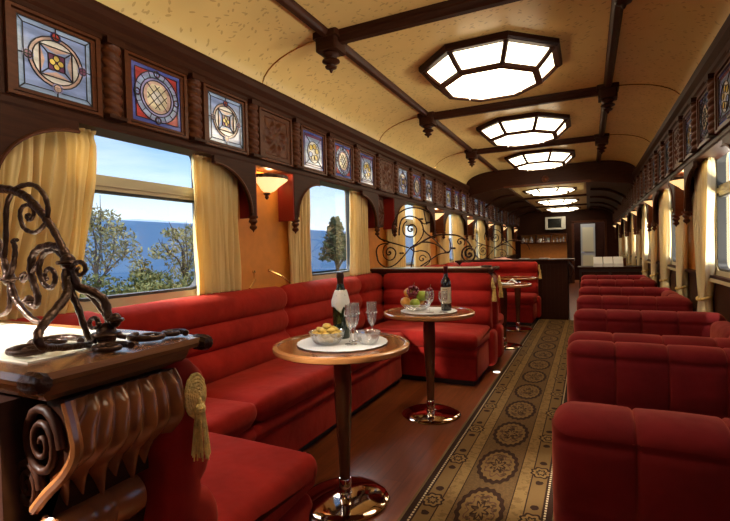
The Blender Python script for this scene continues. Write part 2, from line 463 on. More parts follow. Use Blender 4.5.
def stations(a0, a1, r=.03, seams=(), depth=.012, w=.03, puff=.006, seg=5):
    st = []
    for k in range(seg):
        t = k / seg * PI / 2; st.append((a0 + r * (1 - cos(t)) if k else a0, r * (1 - sin(t))))
    st.append((a0 + r, 0))
    marks = [a0 + r] + list(seams) + [a1 - r]
    for i in range(len(marks) - 1):
        l, h = marks[i], marks[i + 1]
        ll = l + (w if i > 0 else 0); hh = h - (w if i < len(marks) - 2 else 0)
        if i > 0: st += [(l + w * .35, depth * .45), (ll, 0)]
        for k in (1, 2, 3):
            t = k / 4; st.append((ll + (hh - ll) * t, -puff * sin(PI * t)))
        if i < len(marks) - 2: st += [(hh, 0), (h - w * .35, depth * .45), (h, depth)]
    st.append((a1 - r, 0))
    for k in range(seg - 1, -1, -1):
        t = k / seg * PI / 2; st.append((a1 - r * (1 - cos(t)) if k else a1, r * (1 - sin(t))))
    return st

# ------------------------------------------------------------------ scene bookkeeping
def tag(o, label=None, cat=None, group=None, kind=None):
    if label: o['label'] = label
    if cat: o['category'] = cat
    if group: o['group'] = group
    if kind: o['kind'] = kind
    return o
def thing(name, label, cat, loc=(0, 0, 0), group=None):
    o = bpy.data.objects.new(name, None); COL.objects.link(o); o.location = loc; o.empty_display_size = .1
    return tag(o, label, cat, group)
def struct(mb, name, mats, parent=None, **kw):
    o = mb.build(name, mats, parent, **kw)
    if parent is None: o['kind'] = 'structure'
    return o
def copy_tree(o, loc=None, label=None, group=None, scale=None, parent=None):
    c = o.copy(); COL.objects.link(c)
    if parent is not None: c.parent = parent
    if loc is not None: c.location = loc
    if scale is not None: c.scale = scale
    if label: c['label'] = label
    if group: c['group'] = group
    for ch in list(o.children): copy_tree(ch, parent=c)
    return c
ORD = ['first', 'second', 'third', 'fourth', 'fifth', 'sixth', 'seventh', 'eighth', 'ninth', 'tenth', 'eleventh', 'twelfth', 'thirteenth',
       'fourteenth', 'fifteenth', 'sixteenth', 'seventeenth', 'eighteenth', 'nineteenth', 'twentieth', 'twenty-first', 'twenty-second',
       'twenty-third', 'twenty-fourth', 'twenty-fifth', 'twenty-sixth', 'twenty-seventh', 'twenty-eighth', 'twenty-ninth', 'thirtieth']
NEAR_IRON=[(0.0075,[(-1.326,0.0,1.379),(-1.276,0.0,1.371),(-1.236,0.0,1.359),(-1.204,0.0,1.344),(-1.158,0.0,1.31),(-1.132,0.0,1.286),(-1.11,0.0,1.264),(-1.079,0.0,1.221),(-1.063,0.0,1.191)]),(0.0045,[(-1.312,0.0,1.144),(-1.322,0.0,1.195),(-1.31,0.0,1.247),(-1.3,0.0,1.329),(-1.268,0.0,1.368),(-1.218,0.0,1.379),(-1.175,0.0,1.373),(-1.143,0.0,1.349),(-1.13,0.0,1.318),(-1.14,0.0,1.286),(-1.173,0.0,1.266),(-1.201,0.0,1.265),(-1.233,0.0,1.279),(-1.244,0.0,1.311),(-1.23,0.0,1.328),(-1.205,0.0,1.33),(-1.187,0.0,1.317),(-1.191,0.0,1.3),(-1.207,0.0,1.294),(-1.217,0.0,1.304),(-1.206,0.0,1.308)]),(0.007,[(-1.063,0.0,1.187),(-1.079,0.0,1.219),(-1.125,0.0,1.23),(-1.172,0.0,1.224),(-1.201,0.0,1.203),(-1.208,0.0,1.169),(-1.196,0.0,1.136),(-1.184,0.0,1.105),(-1.197,0.0,1.087),(-1.217,0.0,1.094),(-1.212,0.0,1.106)]),(0.005,[(-1.07,0.0,1.192),(-1.1,0.0,1.217),(-1.133,0.0,1.218),(-1.158,0.0,1.207),(-1.175,0.0,1.174),(-1.158,0.0,1.142),(-1.132,0.0,1.132),(-1.114,0.0,1.148),(-1.117,0.0,1.169),(-1.138,0.0,1.177),(-1.152,0.0,1.163),(-1.145,0.0,1.15)]),(0.006,[(-1.303,0.0,1.152),(-1.284,0.0,1.112),(-1.268,0.0,1.093),(-1.22,0.0,1.06),(-1.174,0.0,1.049),(-1.143,0.0,1.061),(-1.126,0.0,1.078),(-1.11,0.0,1.09)]),(0.005,[(-1.303,0.0,1.152),(-1.301,0.0,1.114),(-1.308,0.0,1.079),(-1.332,0.0,1.063),(-1.369,0.0,1.057)]),(0.006,[(-1.303,0.0,1.152),(-1.319,0.0,1.195),(-1.337,0.0,1.238),(-1.362,0.0,1.272)]),(0.005,[(-1.303,0.0,1.152),(-1.278,0.0,1.194),(-1.271,0.0,1.229),(-1.278,0.0,1.246),(-1.261,0.0,1.248)]),(0.0045,[(-1.17,0.0,1.193),(-1.195,0.0,1.174),(-1.225,0.0,1.157),(-1.243,0.0,1.147),(-1.25,0.0,1.159),(-1.233,0.0,1.167)]),(0.007,[(-1.063,0.0,1.191),(-1.056,-0.01,1.156),(-1.022,-0.03,1.122),(-0.989,-0.07,1.099),(-0.949,-0.12,1.074),(-0.915,-0.15,1.06),(-0.906,-0.15,1.04),(-0.934,-0.11,1.027),(-0.965,-0.05,1.016),(-0.996,0.0,1.009)]),(0.006,[(-1.059,0.0,1.187),(-1.056,0.0,1.13),(-1.033,0.0,1.089),(-1.014,0.0,1.048),(-1.011,0.01,1.015),(-0.99,0.01,1.014)]),(0.0085,[(-1.063,0.0,1.191),(-1.053,0.01,1.139),(-1.027,0.03,1.122),(-1.002,0.04,1.101),(-0.989,0.04,1.069),(-0.976,0.03,1.035),(-0.987,0.02,1.015)]),(0.0045,[(-1.067,0.01,1.143),(-1.066,0.05,1.109),(-1.064,0.07,1.079),(-1.039,0.07,1.055)]),(0.004,[(-0.963,0.0,1.053),(-0.969,0.0,1.066),(-0.986,0.0,1.065),(-0.995,0.0,1.056),(-0.987,0.0,1.045),(-0.97,0.0,1.048),(-0.96,0.0,1.059)]),(0.005,[(-0.976,0.03,1.041),(-0.96,0.03,1.03),(-0.937,0.03,1.025),(-0.93,0.04,1.021)]),(0.004,[(-1.056,0.0,1.178),(-1.027,0.0,1.191),(-1.006,0.0,1.186),(-1.003,0.0,1.171),(-1.022,0.0,1.162),(-1.035,0.0,1.171),(-1.024,0.0,1.178)])]
FAR_IRON=[(0.006,[(-1.742,0.0,1.419),(-1.73,0.0,1.428),(-1.725,0.0,1.413),(-1.743,0.0,1.397),(-1.769,0.0,1.41),(-1.772,0.0,1.44),(-1.746,0.0,1.468),(-1.706,0.0,1.466),(-1.677,0.0,1.428),(-1.681,0.0,1.378),(-1.714,0.0,1.341),(-1.771,0.0,1.339),(-1.82,0.0,1.371),(-1.835,0.0,1.426),(-1.818,0.0,1.484),(-1.785,0.0,1.511)]),(0.006,[(-1.879,0.0,1.36),(-1.873,0.0,1.445),(-1.847,0.0,1.528),(-1.792,0.0,1.559),(-1.739,0.0,1.564),(-1.669,0.0,1.539),(-1.617,0.0,1.483),(-1.597,0.0,1.399),(-1.621,0.0,1.326),(-1.684,0.0,1.261),(-1.752,0.0,1.224)]),(0.007,[(-2.157,0.0,1.405),(-2.13,0.0,1.352),(-2.084,0.0,1.319),(-1.991,0.0,1.287),(-1.881,0.0,1.255),(-1.765,0.0,1.218)]),(0.006,[(-1.952,0.0,1.38),(-1.959,0.0,1.449),(-1.929,0.0,1.532),(-1.882,0.0,1.598),(-1.817,0.0,1.636),(-1.745,0.0,1.654),(-1.657,0.0,1.648),(-1.571,0.0,1.616),(-1.512,0.0,1.576)]),(0.006,[(-2.009,0.0,1.171),(-1.994,0.0,1.182),(-1.985,0.0,1.163),(-2.01,0.0,1.145),(-2.035,0.0,1.163),(-2.031,0.0,1.202),(-1.996,0.0,1.227),(-1.947,0.0,1.212),(-1.924,0.0,1.166),(-1.95,0.0,1.106),(-2.006,0.0,1.086),(-2.061,0.0,1.117),(-2.078,0.0,1.177),(-2.058,0.0,1.246),(-2.01,0.0,1.27)]),(0.006,[(-2.155,0.0,1.144),(-2.159,0.0,1.197),(-2.133,0.0,1.248),(-2.076,0.0,1.272),(-1.991,0.0,1.282)]),(0.006,[(-2.155,0.0,1.144),(-2.138,0.0,1.074),(-2.082,0.0,1.022),(-2.017,0.0,1.007),(-1.933,0.0,1.038),(-1.849,0.0,1.113),(-1.753,0.0,1.218)]),(0.007,[(-1.753,0.0,1.218),(-1.685,0.0,1.244),(-1.596,0.0,1.291),(-1.509,0.0,1.33),(-1.441,0.0,1.347),(-1.34,0.0,1.348),(-1.225,0.0,1.332),(-1.146,0.0,1.288),(-1.099,0.0,1.236),(-1.076,0.0,1.172)]),(0.0055,[(-1.602,0.0,1.416),(-1.56,0.0,1.365),(-1.492,0.0,1.313),(-1.426,0.0,1.245),(-1.369,0.0,1.178),(-1.344,0.0,1.154)]),(0.0055,[(-1.622,0.0,1.276),(-1.544,0.0,1.273),(-1.46,0.0,1.246),(-1.393,0.0,1.203),(-1.344,0.0,1.154)]),(0.005,[(-1.753,0.0,1.218),(-1.704,0.0,1.178),(-1.633,0.0,1.185),(-1.564,0.0,1.166),(-1.528,0.0,1.116),(-1.541,0.0,1.058),(-1.594,0.0,1.018)]),(0.0045,[(-1.618,0.0,1.093),(-1.607,0.0,1.101),(-1.604,0.0,1.084),(-1.627,0.0,1.074),(-1.65,0.0,1.093),(-1.638,0.0,1.125),(-1.603,0.0,1.134),(-1.573,0.0,1.109)]),(0.005,[(-1.637,0.0,1.018),(-1.567,0.0,1.059),(-1.48,0.0,1.115),(-1.411,0.0,1.147),(-1.344,0.0,1.154)]),(0.006,[(-1.711,0.0,1.253),(-1.713,0.0,1.17),(-1.733,0.0,1.086),(-1.747,0.0,1.002)]),(0.005,[(-1.344,0.0,1.154),(-1.311,0.0,1.177),(-1.301,0.0,1.242),(-1.321,0.0,1.307)]),(0.0045,[(-1.203,0.0,1.263),(-1.191,0.0,1.27),(-1.19,0.0,1.251),(-1.211,0.0,1.245),(-1.227,0.0,1.268),(-1.21,0.0,1.295),(-1.178,0.0,1.299),(-1.149,0.0,1.269),(-1.16,0.0,1.23)]),(0.008,[(-1.117,0.0,1.133),(-1.098,0.0,1.148),(-1.085,0.0,1.124),(-1.11,0.0,1.106),(-1.141,0.0,1.122),(-1.145,0.0,1.165),(-1.108,0.0,1.196),(-1.061,0.0,1.179),(-1.046,0.0,1.124),(-1.079,0.0,1.069),(-1.134,0.0,1.062),(-1.177,0.0,1.102),(-1.181,0.0,1.158),(-1.156,0.0,1.202),(-1.107,0.0,1.22),(-1.076,0.0,1.211)]),(0.005,[(-1.66,0.0,1.535),(-1.626,0.0,1.508),(-1.592,0.0,1.474),(-1.54,0.0,1.479)]),(0.005,[(-1.557,0.0,1.464),(-1.573,0.0,1.53),(-1.588,0.0,1.63)])]
FAR_LEAF=[(-1.625,4.77,1.52),(-1.543,4.77,1.479),(-1.931,4.77,1.481),(-1.936,4.77,1.405),(-1.344,4.77,1.154),(-1.857,4.77,1.156),(-1.277,4.77,1.196),(-2.047,4.77,1.297)]
# ------------------------------------------------------------------ the carriage
XL, XR = -2.17, .86            # window walls
FL, FR = -2.026, .716          # faces of the valance boards
CB0, CB1 = -1.485, .175        # long ceiling beams
ZC = 2.60                      # ceiling
YB, YF = -1.5, 16.0            # behind the camera, bar wall
YBULK = 8.72
WC = [1.73 + 2.04 * k for k in range(-1, 7)]       # window centres
PC = [2.74 + 2.04 * k for k in range(-2, 7)]       # pier centres between windows
WZ0, WZ1, WH = .985, 1.86, .425

struct(MB().box(XL - .06, XR + .06, YB, 17.6, -.06, 0), 'floor', m_floor)

def wall_side(name, x0, x1, mat):
    mb = MB(); ys = [YB]
    for c in WC: ys += [c - WH, c + WH]
    ys.append(17.6)
    mb.box(x0, x1, YB, 17.6, 0, WZ0); mb.box(x0, x1, YB, 17.6, WZ1, 2.64)
    for i in range(0, len(ys), 2): mb.box(x0, x1, ys[i], ys[i + 1], WZ0, WZ1)
    return struct(mb, name, mat, smooth=False)
wall_side('wall_left', XL - .07, XL, m_orange)
wall_side('wall_right', XR, XR + .07, m_orange)
struct(MB().box(XL, XR, YB - .05, YB, 0, 2.64), 'wall_back', m_woodx, smooth=False)
struct(MB().box(XR - .018, XR, 0, YF, 0, .93).box(XR - .05, XR, 0, YF, .93, .955), 'baseboard_right', m_wood, smooth=False)
struct(MB().box(XL, XL + .018, 4.9, YF, 0, .93).box(XL, XL + .045, 4.9, YF, .93, .955), 'baseboard_left', m_wood, smooth=False)

def rrect(hw, z0, z1, r, seg=6):
    pts = []
    for cx, cz, a0 in ((hw - r, z1 - r, 0), (-hw + r, z1 - r, PI / 2), (-hw + r, z0 + r, PI), (hw - r, z0 + r, 3 * PI / 2)):
        for k in range(seg + 1):
            a = a0 + PI / 2 * k / seg; pts.append((cx + r * cos(a), cz + r * sin(a)))
    return pts
def ring_mesh(mb, outer, inner, x0, x1, yc, mi=0):
    n = len(outer); vs = []
    for x in (x0, x1):
        vs += [(x, yc + p, q) for p, q in outer] + [(x, yc + p, q) for p, q in inner]
    fs = []
    for i in range(n):
        j = (i + 1) % n
        fs += [(i, j, n + j, n + i), (2 * n + i, 3 * n + i, 3 * n + j, 2 * n + j), (i, 2 * n + i, 2 * n + j, j), (n + i, n + j, 3 * n + j, 3 * n + i)]
    mb.add(vs, fs, mi)
wn = 0
for side in ('left', 'right'):
    xw = XL if side == 'left' else XR; s = 1 if side == 'left' else -1
    for k, c in enumerate(WC):
        wn += 1
        root = bpy.data.objects.new('window_%d' % wn, None); COL.objects.link(root); root.location = (xw, c, WZ0); root['kind'] = 'structure'
        mb = MB(); o, i1, i2 = rrect(WH + .05, WZ0 - .05, WZ1 + .04, .13), rrect(WH - .005, WZ0 + .005, WZ1 - .005, .085), rrect(WH - .02, WZ0 + .02, WZ1 - .02, .07)
        sq = [(max(-WH - .05, min(WH + .05, p * 1.6)), max(WZ0 - .05, min(WZ1 + .04, 1.42 + (q - 1.42) * 1.6))) for p, q in o]
        ring_mesh(mb, sq, i1, xw - s * .065, xw + s * .012, c)
        mb.build('window_frame', m_frame, root)
        mb = MB(); ring_mesh(mb, i1, i2, xw - s * .05, xw + s * .004, c); mb.build('window_seal', m_seal, root)
        MB().box(xw - s * .034, xw - s * .03, c - WH, c + WH, WZ0, WZ1).build('window_pane', m_glass, root, smooth=False)
        MB().box(min(xw, xw + s * .055), max(xw, xw + s * .055), c - WH - .05, c + WH + .05, WZ0 - .075, WZ0 - .05).build('window_sill', m_cream, root, smooth=False)
        if (side == 'left' and k in (0, 1, 3, 5)) or side == 'right':
            t = MB().box(xw - s * .05, xw - s * .005, c - WH, c + WH, 1.535, 1.61)
            t.box(xw - s * .05, xw + s * .004, c - WH, c + WH, 1.555, 1.59).box(xw - s * .045, xw - s * .012, c - WH, c + WH, 1.522, 1.535, 1)
            t.build('window_transom', [m_frame, m_seal], root, smooth=False)

# ceiling with its coves
def ceil_fn(u, v):
    y = YB + (YBULK - YB) * v
    t = u * 3
    if t < 1: a = PI / 2 * (1 - t); x = CB0 - .565 * sin(a); z = 2.335 + (ZC - 2.335) * (cos(a) ** .8)
    elif t < 2: x = CB0 + (CB1 - CB0) * (t - 1); z = ZC
    else: a = PI / 2 * (t - 2); x = CB1 + .565 * sin(a); z = 2.335 + (ZC - 2.335) * (cos(a) ** .8)
    return (x, y, z)
struct(MB().grid(48, 24, ceil_fn), 'ceiling', m_ceil, ang=60)
# beams
tn = [0]
def trim(mb, mat, **kw):
    tn[0] += 1; return struct(mb, 'trim_%d' % tn[0], mat, **kw)
BY = [.62 + 2.02 * k for k in range(0, 4)]
for x in (CB0, CB1):
    trim(MB().prism(rpoly([(-.036, 0), (.036, 0), (.030, -.022), (.017, -.042), (-.017, -.042), (-.030, -.022)], .004, 2), lambda p, q, a, x=x: (x + p, a, ZC + q + .004), YB, YBULK), m_wood)
for y in BY:
    trim(MB().prism([(-.05, 0), (.05, 0), (.046, -.03), (.036, -.036), (.032, -.06), (.02, -.072), (-.02, -.072), (-.032, -.06), (-.036, -.036), (-.046, -.03)], lambda p, q, a, y=y: (a, y + p, ZC + q + .004), CB0, CB1), m_wood)
    for sd in (0, 1):
        pts = [Vector(ceil_fn((a / 30) if sd == 0 else (2 / 3 + a / 30), (y - YB) / (YBULK - YB))) for a in range(11)]
        trim(MB().tube([(p.x, p.y, p.z - .004) for p in pts], .005, 6), m_brass)

# turned drops where the beams cross
def drop(y, x, label, first=[None]):
    if first[0] is None:
        t = thing('ceiling_pendant', label, 'ceiling pendant', (x, y, ZC), 'turned ceiling pendants')
        mb = MB(); mb.prism(rpoly([(-.075, -.075), (.075, -.075), (.075, .075), (-.075, .075)], .02, 3), lambda p, q, a: (p, q, a), -.115, .004)
        mb.prism(rpoly([(-.088, -.088), (.088, -.088), (.088, .088), (-.088, .088)], .02, 3), lambda p, q, a: (p, q, a), -.04, .002)
        mb.build('block', m_wood, t, local=True)
        prof = [(0, -.115), (.05, -.115), (.056, -.125), (.04, -.14), (.034, -.15), (.056, -.163), (.058, -.172), (.03, -.185), (.024, -.192), (.04, -.203), (.036, -.212), (.014, -.222), (.012, -.228), (.006, -.24), (0, -.243)]
        MB().lathe(0, 0, prof, 20).build('drop_finial', m_wood, t, local=True)
        first[0] = t
    else: copy_tree(first[0], (x, y, ZC), label)
for i, y in enumerate(BY[1:]):
    for x, sd in ((CB0, 'window side with scenic views'), (CB1, 'tall bench side')):
        w = 'sofa-side' if x < -1 else 'bench-side'
        drop(y, x, 'dark turned wooden drop at the %s end of the %s cross beam' % (w, ['first visible', 'second visible', 'third visible'][i]))

# octagonal lamps
def octa(a, z, cx=0, cy=0):
    R = a / cos(PI / 8); return [(cx + R * cos(PI / 8 + PI / 4 * k), cy + R * sin(PI / 8 + PI / 4 * k), z) for k in range(8)]
def make_lamp(label, loc):
    t = thing('ceiling_lamp', label, 'ceiling lamp', loc, 'octagonal ceiling lamps')
    A = [octa(.50, .004), octa(.50, -.03), octa(.485, -.045), octa(.445, -.045), octa(.445, .004)]
    mb = MB(); vs = [p for r in A for p in r]; fs = []
    for i in range(len(A) - 1):
        for k in range(8): fs.append((i * 8 + k, i * 8 + (k + 1) % 8, i * 8 + 8 + (k + 1) % 8, i * 8 + 8 + k))
    mb.add(vs, fs)
    B = [octa(.362, -.142), octa(.362, -.166), octa(.316, -.168), octa(.316, -.148)]
    vs = [p for r in B for p in r]; fs = []
    for i in range(4):
        for k in range(8): fs.append((i * 8 + k, i * 8 + (k + 1) % 8, ((i + 1) % 4) * 8 + (k + 1) % 8, ((i + 1) % 4) * 8 + k))
    mb.add(vs, fs)
    for a, b in zip(octa(.462, -.036), octa(.342, -.156)): mb.tube([a, ((a[0] * .48 + b[0] * .52) * 1.02, (a[1] * .48 + b[1] * .52) * 1.02, (a[2] + b[2]) / 2), b], .018, 8)
    mb.build('lamp_frame', m_wood, t, local=True, smooth=False)
    a, b = octa(.452, -.036), octa(.338, -.15)
    for k in range(8):
        k2 = (k + 1) % 8
        mb = MB(); q = [a[k], a[k2], b[k2], b[k]]; q2 = [(x * .985, y * .985, z + .004) for x, y, z in q]
        mb.add(q + q2, [(0, 1, 2, 3), (4, 7, 6, 5), (0, 4, 5, 1), (1, 5, 6, 2), (2, 6, 7, 3), (3, 7, 4, 0)])
        mb.build('side_pane', m_lamps, t, local=True, smooth=False)
    b1, b2 = octa(.330, -.158), octa(.330, -.152)
    bpn = MB().add(b1 + b2, [tuple(range(8)), tuple(range(15, 7, -1))] + [(k, (k + 1) % 8, 8 + (k + 1) % 8, 8 + k) for k in range(8)]).build('bottom_pane', m_lampb, t, local=True, smooth=False)
    for k in (0, 2, 4, 6):
        a = PI / 4 * k + PI / 4
        MB().tube([(.285 * cos(a), .285 * sin(a), -.155), (.285 * cos(a), .285 * sin(a), -.185)], .005, 6).build('pane_clip', m_steel, bpn, local=True)
    return t
LC = (CB0 + CB1) / 2
LY = [3.63, 5.65, 7.67]
lamp0 = make_lamp('large octagonal lit ceiling lamp between the first two visible cross beams', (LC, LY[0], ZC))
copy_tree(lamp0, (LC, LY[1], ZC), 'lit octagonal ceiling lamp between the second and third visible cross beams')
copy_tree(lamp0, (LC, LY[2], ZC), 'lit octagonal lamp just before the dark wooden bulkhead')
copy_tree(lamp0, (LC, 1.36, ZC), 'octagonal glass ceiling lamp above the acanthus partition and champagne table')

# the bulkhead and the lower ceiling of the bar end
bk = [(FL, 2.14)] + [(ceil_fn(u / 30, 0)[0], ceil_fn(u / 30, 0)[2] + .003) for u in range(31)] + [(FR, 2.14), (FR - .10, 2.19), (.06, 2.27), (-1.36, 2.27), (FL + .10, 2.19)]
struct(MB().prism(bk, lambda p, q, a: (p, a, q), YBULK - .05, YBULK + .05), 'wall_middle', m_wood, smooth=False)
trim(MB().prism([(-1.36, 2.262), (.06, 2.262), (.06, 2.30), (-1.36, 2.30)], lambda p, q, a: (p, a, q), YBULK - .075, YBULK - .04), m_wood2, smooth=False)
trim(MB().lathe((LC, YBULK - .05, 2.37), None, [(0, -.03), (.02, -.03), (.035, -.018), (.05, -.022), (.062, -.01), (.062, 0)], 24, axis='y'), m_wood2)
struct(MB().box(-1.34, .02, YBULK + .05, YF, 2.315, 2.335), 'ceiling', m_ceil, smooth=False)
for sx0, sx1, nm in ((-1.34, FL - .14, 'left'), (.02, FR + .14, 'right')):
    def slope(u, v, a=sx0, b=sx1): return (a + (b - a) * u, YBULK + .05 + (YF - YBULK - .05) * v, 2.325 - .03 * u - .22 * u ** 3)
    struct(MB().grid(10, 1, slope), 'ceiling', m_wood)
for x in (-1.34, .02): trim(MB().box(x - .035, x + .035, YBULK + .05, YF, 2.285, 2.33), m_wood, smooth=False)
for y in (11.2, 13.8): trim(MB().box(-1.34, .02, y - .045, y + .045, 2.275, 2.33), m_wood, smooth=False)
for y in (10.3, 11.9, 13.5, 15.0):
    for xa, xb in ((-1.34, FL), (.02, FR)):
        trim(MB().tube([(xa + (xb - xa) * k / 6, y, 2.325 - .03 * k / 6 - .22 * (k / 6) ** 3 - .012) for k in range(7)], .025, 6), m_wood)
for y, nm in ((9.95, 'first'), (12.45, 'second'), (15.1, 'third')):
    copy_tree(lamp0, (LC - .02, y, 2.318), 'lit octagonal lamp in the low bar ceiling, %s beyond the bulkhead' % nm, scale=(1, 1, .45))

# valance boards above the windows
def valance(xf, s, name):
    pr = [(-.145 * s, 1.80), (0, 1.80), (.006 * s, 1.815), (.006 * s, 1.838), (0, 1.845), (0, 2.205), (.012 * s, 2.212), (.012 * s, 2.232), (.024 * s, 2.245), (.024 * s, 2.275), (.05 * s, 2.305), (.055 * s, 2.335), (.055 * s, 2.352), (-.145 * s, 2.352)]
    return trim(MB().prism(pr, lambda p, q, a: (xf + p, a, q), YB, YF), m_wood, smooth=False)
valance(FL, 1, 'v'); valance(FR, -1, 'v')

# stained glass
def poly_disc(cx, cz, rx, rz, n=24): return [(cx + rx * cos(2 * PI * k / n), cz + rz * sin(2 * PI * k / n)) for k in range(n)]
def glass_panel(kind, label, loc, flip=1):
    t = thing('stained_glass', label, 'stained glass panel', loc, 'stained glass panels above the windows')
    mb = MB(); H = .152; O = .193
    for a, b, x in ((O, .172, .018), (.172, H, .010)):
        ring_mesh(mb, [(-a, -a * .92), (a, -a * .92), (a, a * .92), (-a, a * .92)], [(-b, -b * .96), (b, -b * .96), (b, b * .96), (-b, b * .96)], 0, x * flip, 0)
    mb.build('panel_frame', m_wood2, t, local=True, smooth=False)
    g = MB(); ld = MB(); lay = [0]
    def piece(poly, col):
        lay[0] += 1; x = flip * (.002 + .0004 * lay[0])
        n = len(poly); g.add([(x, p, q) for p, q in poly], [tuple(range(n))], SK.index(col))
    def line(pts, closed=False, r=.0026): ld.tube([(flip * .0075, p, q) for p, q in pts], r, 5, closed=closed)
    sq = [(-H, -H * .96), (H, -H * .96), (H, H * .96), (-H, H * .96)]
    def quad(h): return [(-h, -h * .96), (h, -h * .96), (h, h * .96), (-h, h * .96)]
    if kind == 'A':
        piece(sq, 'grey'); piece(quad(.128), 'blue'); line(quad(.128), True); line(quad(.150), True)
        for sx in (-1, 1):
            line([(sx * .128, .123), (sx * .15, .144)]); line([(sx * .128, -.123), (sx * .15, -.144)])
        line([(0, .144), (0, .1)]); line([(0, -.144), (0, -.1)]); line([(.15, 0), (.1, 0)]); line([(-.15, 0), (-.1, 0)])
        piece(poly_disc(0, 0, .112, .105), 'pink'); piece(poly_disc(0, 0, .096, .09), 'white'); line(poly_disc(0, 0, .112, .105), True); line(poly_disc(0, 0, .096, .09), True)
        piece([(-.07, -.06), (.07, -.06), (.07, .06), (-.07, .06)], 'pink')
        piece([(-.066, -.062), (0, -.038), (.066, -.062), (.046, 0), (.066, .062), (0, .038), (-.066, .062), (-.046, 0)], 'blue')
        for q in ((-.066, -.062), (.066, -.062), (.066, .062), (-.066, .062)): line([(q[0] * .5, q[1] * .5), q])
        line([(-.066, -.062), (-.066, .062)]); line([(.066, -.062), (.066, .062)]); line([(-.066, -.062), (.066, -.062)]); line([(-.066, .062), (.066, .062)])
        piece([(-.034, -.034), (.034, -.034), (.034, .034), (-.034, .034)], 'plum'); line([(-.034, -.034), (.034, -.034), (.034, .034), (-.034, .034)], True)
        for q in ((0, .017), (0, -.017), (.017, 0), (-.017, 0)): piece(poly_disc(q[0], q[1], .013, .013, 12), 'yellow'); line(poly_disc(q[0], q[1], .013, .013, 12), True, .0016)
        for q, c in (((0, .108), 'red'), ((-.112, 0), 'plum'), ((.112, 0), 'plum'), ((0, -.108), 'pink')):
            piece(poly_disc(q[0], q[1], .023, .022, 14), 'navy' if c == 'red' else 'lav'); piece(poly_disc(q[0], q[1], .014, .014, 12), c); line(poly_disc(q[0], q[1], .016, .016, 12), True)
    elif kind == 'B':
        piece(sq, 'navy'); piece(quad(.130), 'red'); line(quad(.130), True)
        piece(poly_disc(0, 0, .136, .130), 'lav'); piece(poly_disc(0, 0, .124, .118), 'grey'); piece(poly_disc(0, 0, .108, .102), 'lav')
        line(poly_disc(0, 0, .136, .130), True); line(poly_disc(0, 0, .104, .099), True)
        for k in range(16):
            a = 2 * PI * k / 16; line([(.104 * cos(a), .099 * sin(a)), (.136 * cos(a), .130 * sin(a))], r=.0018)
        piece(poly_disc(0, 0, .088, .085), 'pink'); line(poly_disc(0, 0, .088, .085), True)
        piece([(-.062, -.03), (-.062, .03), (-.03, .066), (.03, .066), (.062, .03), (.062, -.03), (.03, -.066), (-.03, -.066)][::-1], 'cream')
        piece([(-.02, -.03), (.02, -.03), (.035, 0), (.02, .03), (-.02, .03), (-.035, 0)], 'white')
        for d in (-.045, 0, .045):
            line([(-.06 + max(0, d), -.06 - min(0, d)), (.06 + min(0, d), .06 - max(0, d))], r=.002); line([(-.06 + max(0, d), .06 + min(0, d)), (.06 + min(0, d), -.06 + max(0, d))], r=.002)
        for q in ((0, .120), (-.122, 0), (.122, 0), (0, -.120)): piece(poly_disc(q[0], q[1], .018, .018, 14), 'plum'); piece(poly_disc(q[0], q[1], .011, .011, 12), 'blue'); line(poly_disc(q[0], q[1], .018, .018, 12), True)
    else:
        piece(sq, 'navy'); piece(quad(.132), 'lav'); line(quad(.132), True)
        piece([(-.11, -.11), (.11, -.11), (.125, 0), (.09, .1), (0, .118), (-.09, .1), (-.125, 0)], 'grey'); piece(poly_disc(0, -.01, .09, .085), 'white'); line(poly_disc(0, -.01, .092, .087), True)
        for a, c in ((.3, 'yellow'), (1.3, 'yellow'), (2.4, 'yellow'), (3.6, 'blue'), (4.5, 'cream'), (5.4, 'yellow')):
            q = (.052 * cos(a), -.01 + .05 * sin(a)); piece(poly_disc(q[0], q[1], .028, .022, 12), c); line(poly_disc(q[0], q[1], .028, .022, 12), True, .002)
        line([(-.132, .126), (-.05, .06)]); line([(.132, .126), (.05, .06)]); line([(-.132, -.126), (-.06, -.07)]); line([(.132, -.126), (.06, -.07)]); line([(-.13, -.11), (.13, -.11)])
        piece([(-.13, .105), (.13, .105), (.13, .125), (-.13, .125)], 'plum')
    gl = g.build('glass', [S[k] for k in SK], t, local=True, smooth=False)
    ld.build('lead_lines', m_lead, gl, local=True)
    return t

def carved_panel(label, loc, flip=1):
    t = thing('leaf_relief', label, 'carved panel', loc, 'carved wooden panels between the stained glass')
    mb = MB(); O = .193
    for a, b, x in ((O, .172, .018), (.172, .150, .010)):
        ring_mesh(mb, [(-a, -a * .92), (a, -a * .92), (a, a * .92), (-a, a * .92)], [(-b, -b * .96), (b, -b * .96), (b, b * .96), (-b, b * .96)], 0, x * flip, 0)
    mb.build('panel_frame', m_wood2, t, local=True, smooth=False)
    def h(u, v):
        p, q = (u - .5) * 2, (v - .5) * 2; r = math.hypot(p, q); th = math.atan2(q, p)
        f = .5 + .5 * cos(8 * th + 5 * r); k = max(0, 1 - abs(r - .62) / .5)
        g = .020 * (k * f ** 1.5) + .010 * max(0, 1 - r / .22) + .006 * (max(abs(p), abs(q)) > .9) + .004 * sin(14 * r) * (r < .9)
        return (flip * (.003 + max(0, g)), p * .152, q * .146)
    MB().grid(44, 44, h).build('leaf_carving', m_wood2, t, local=True)
    return t

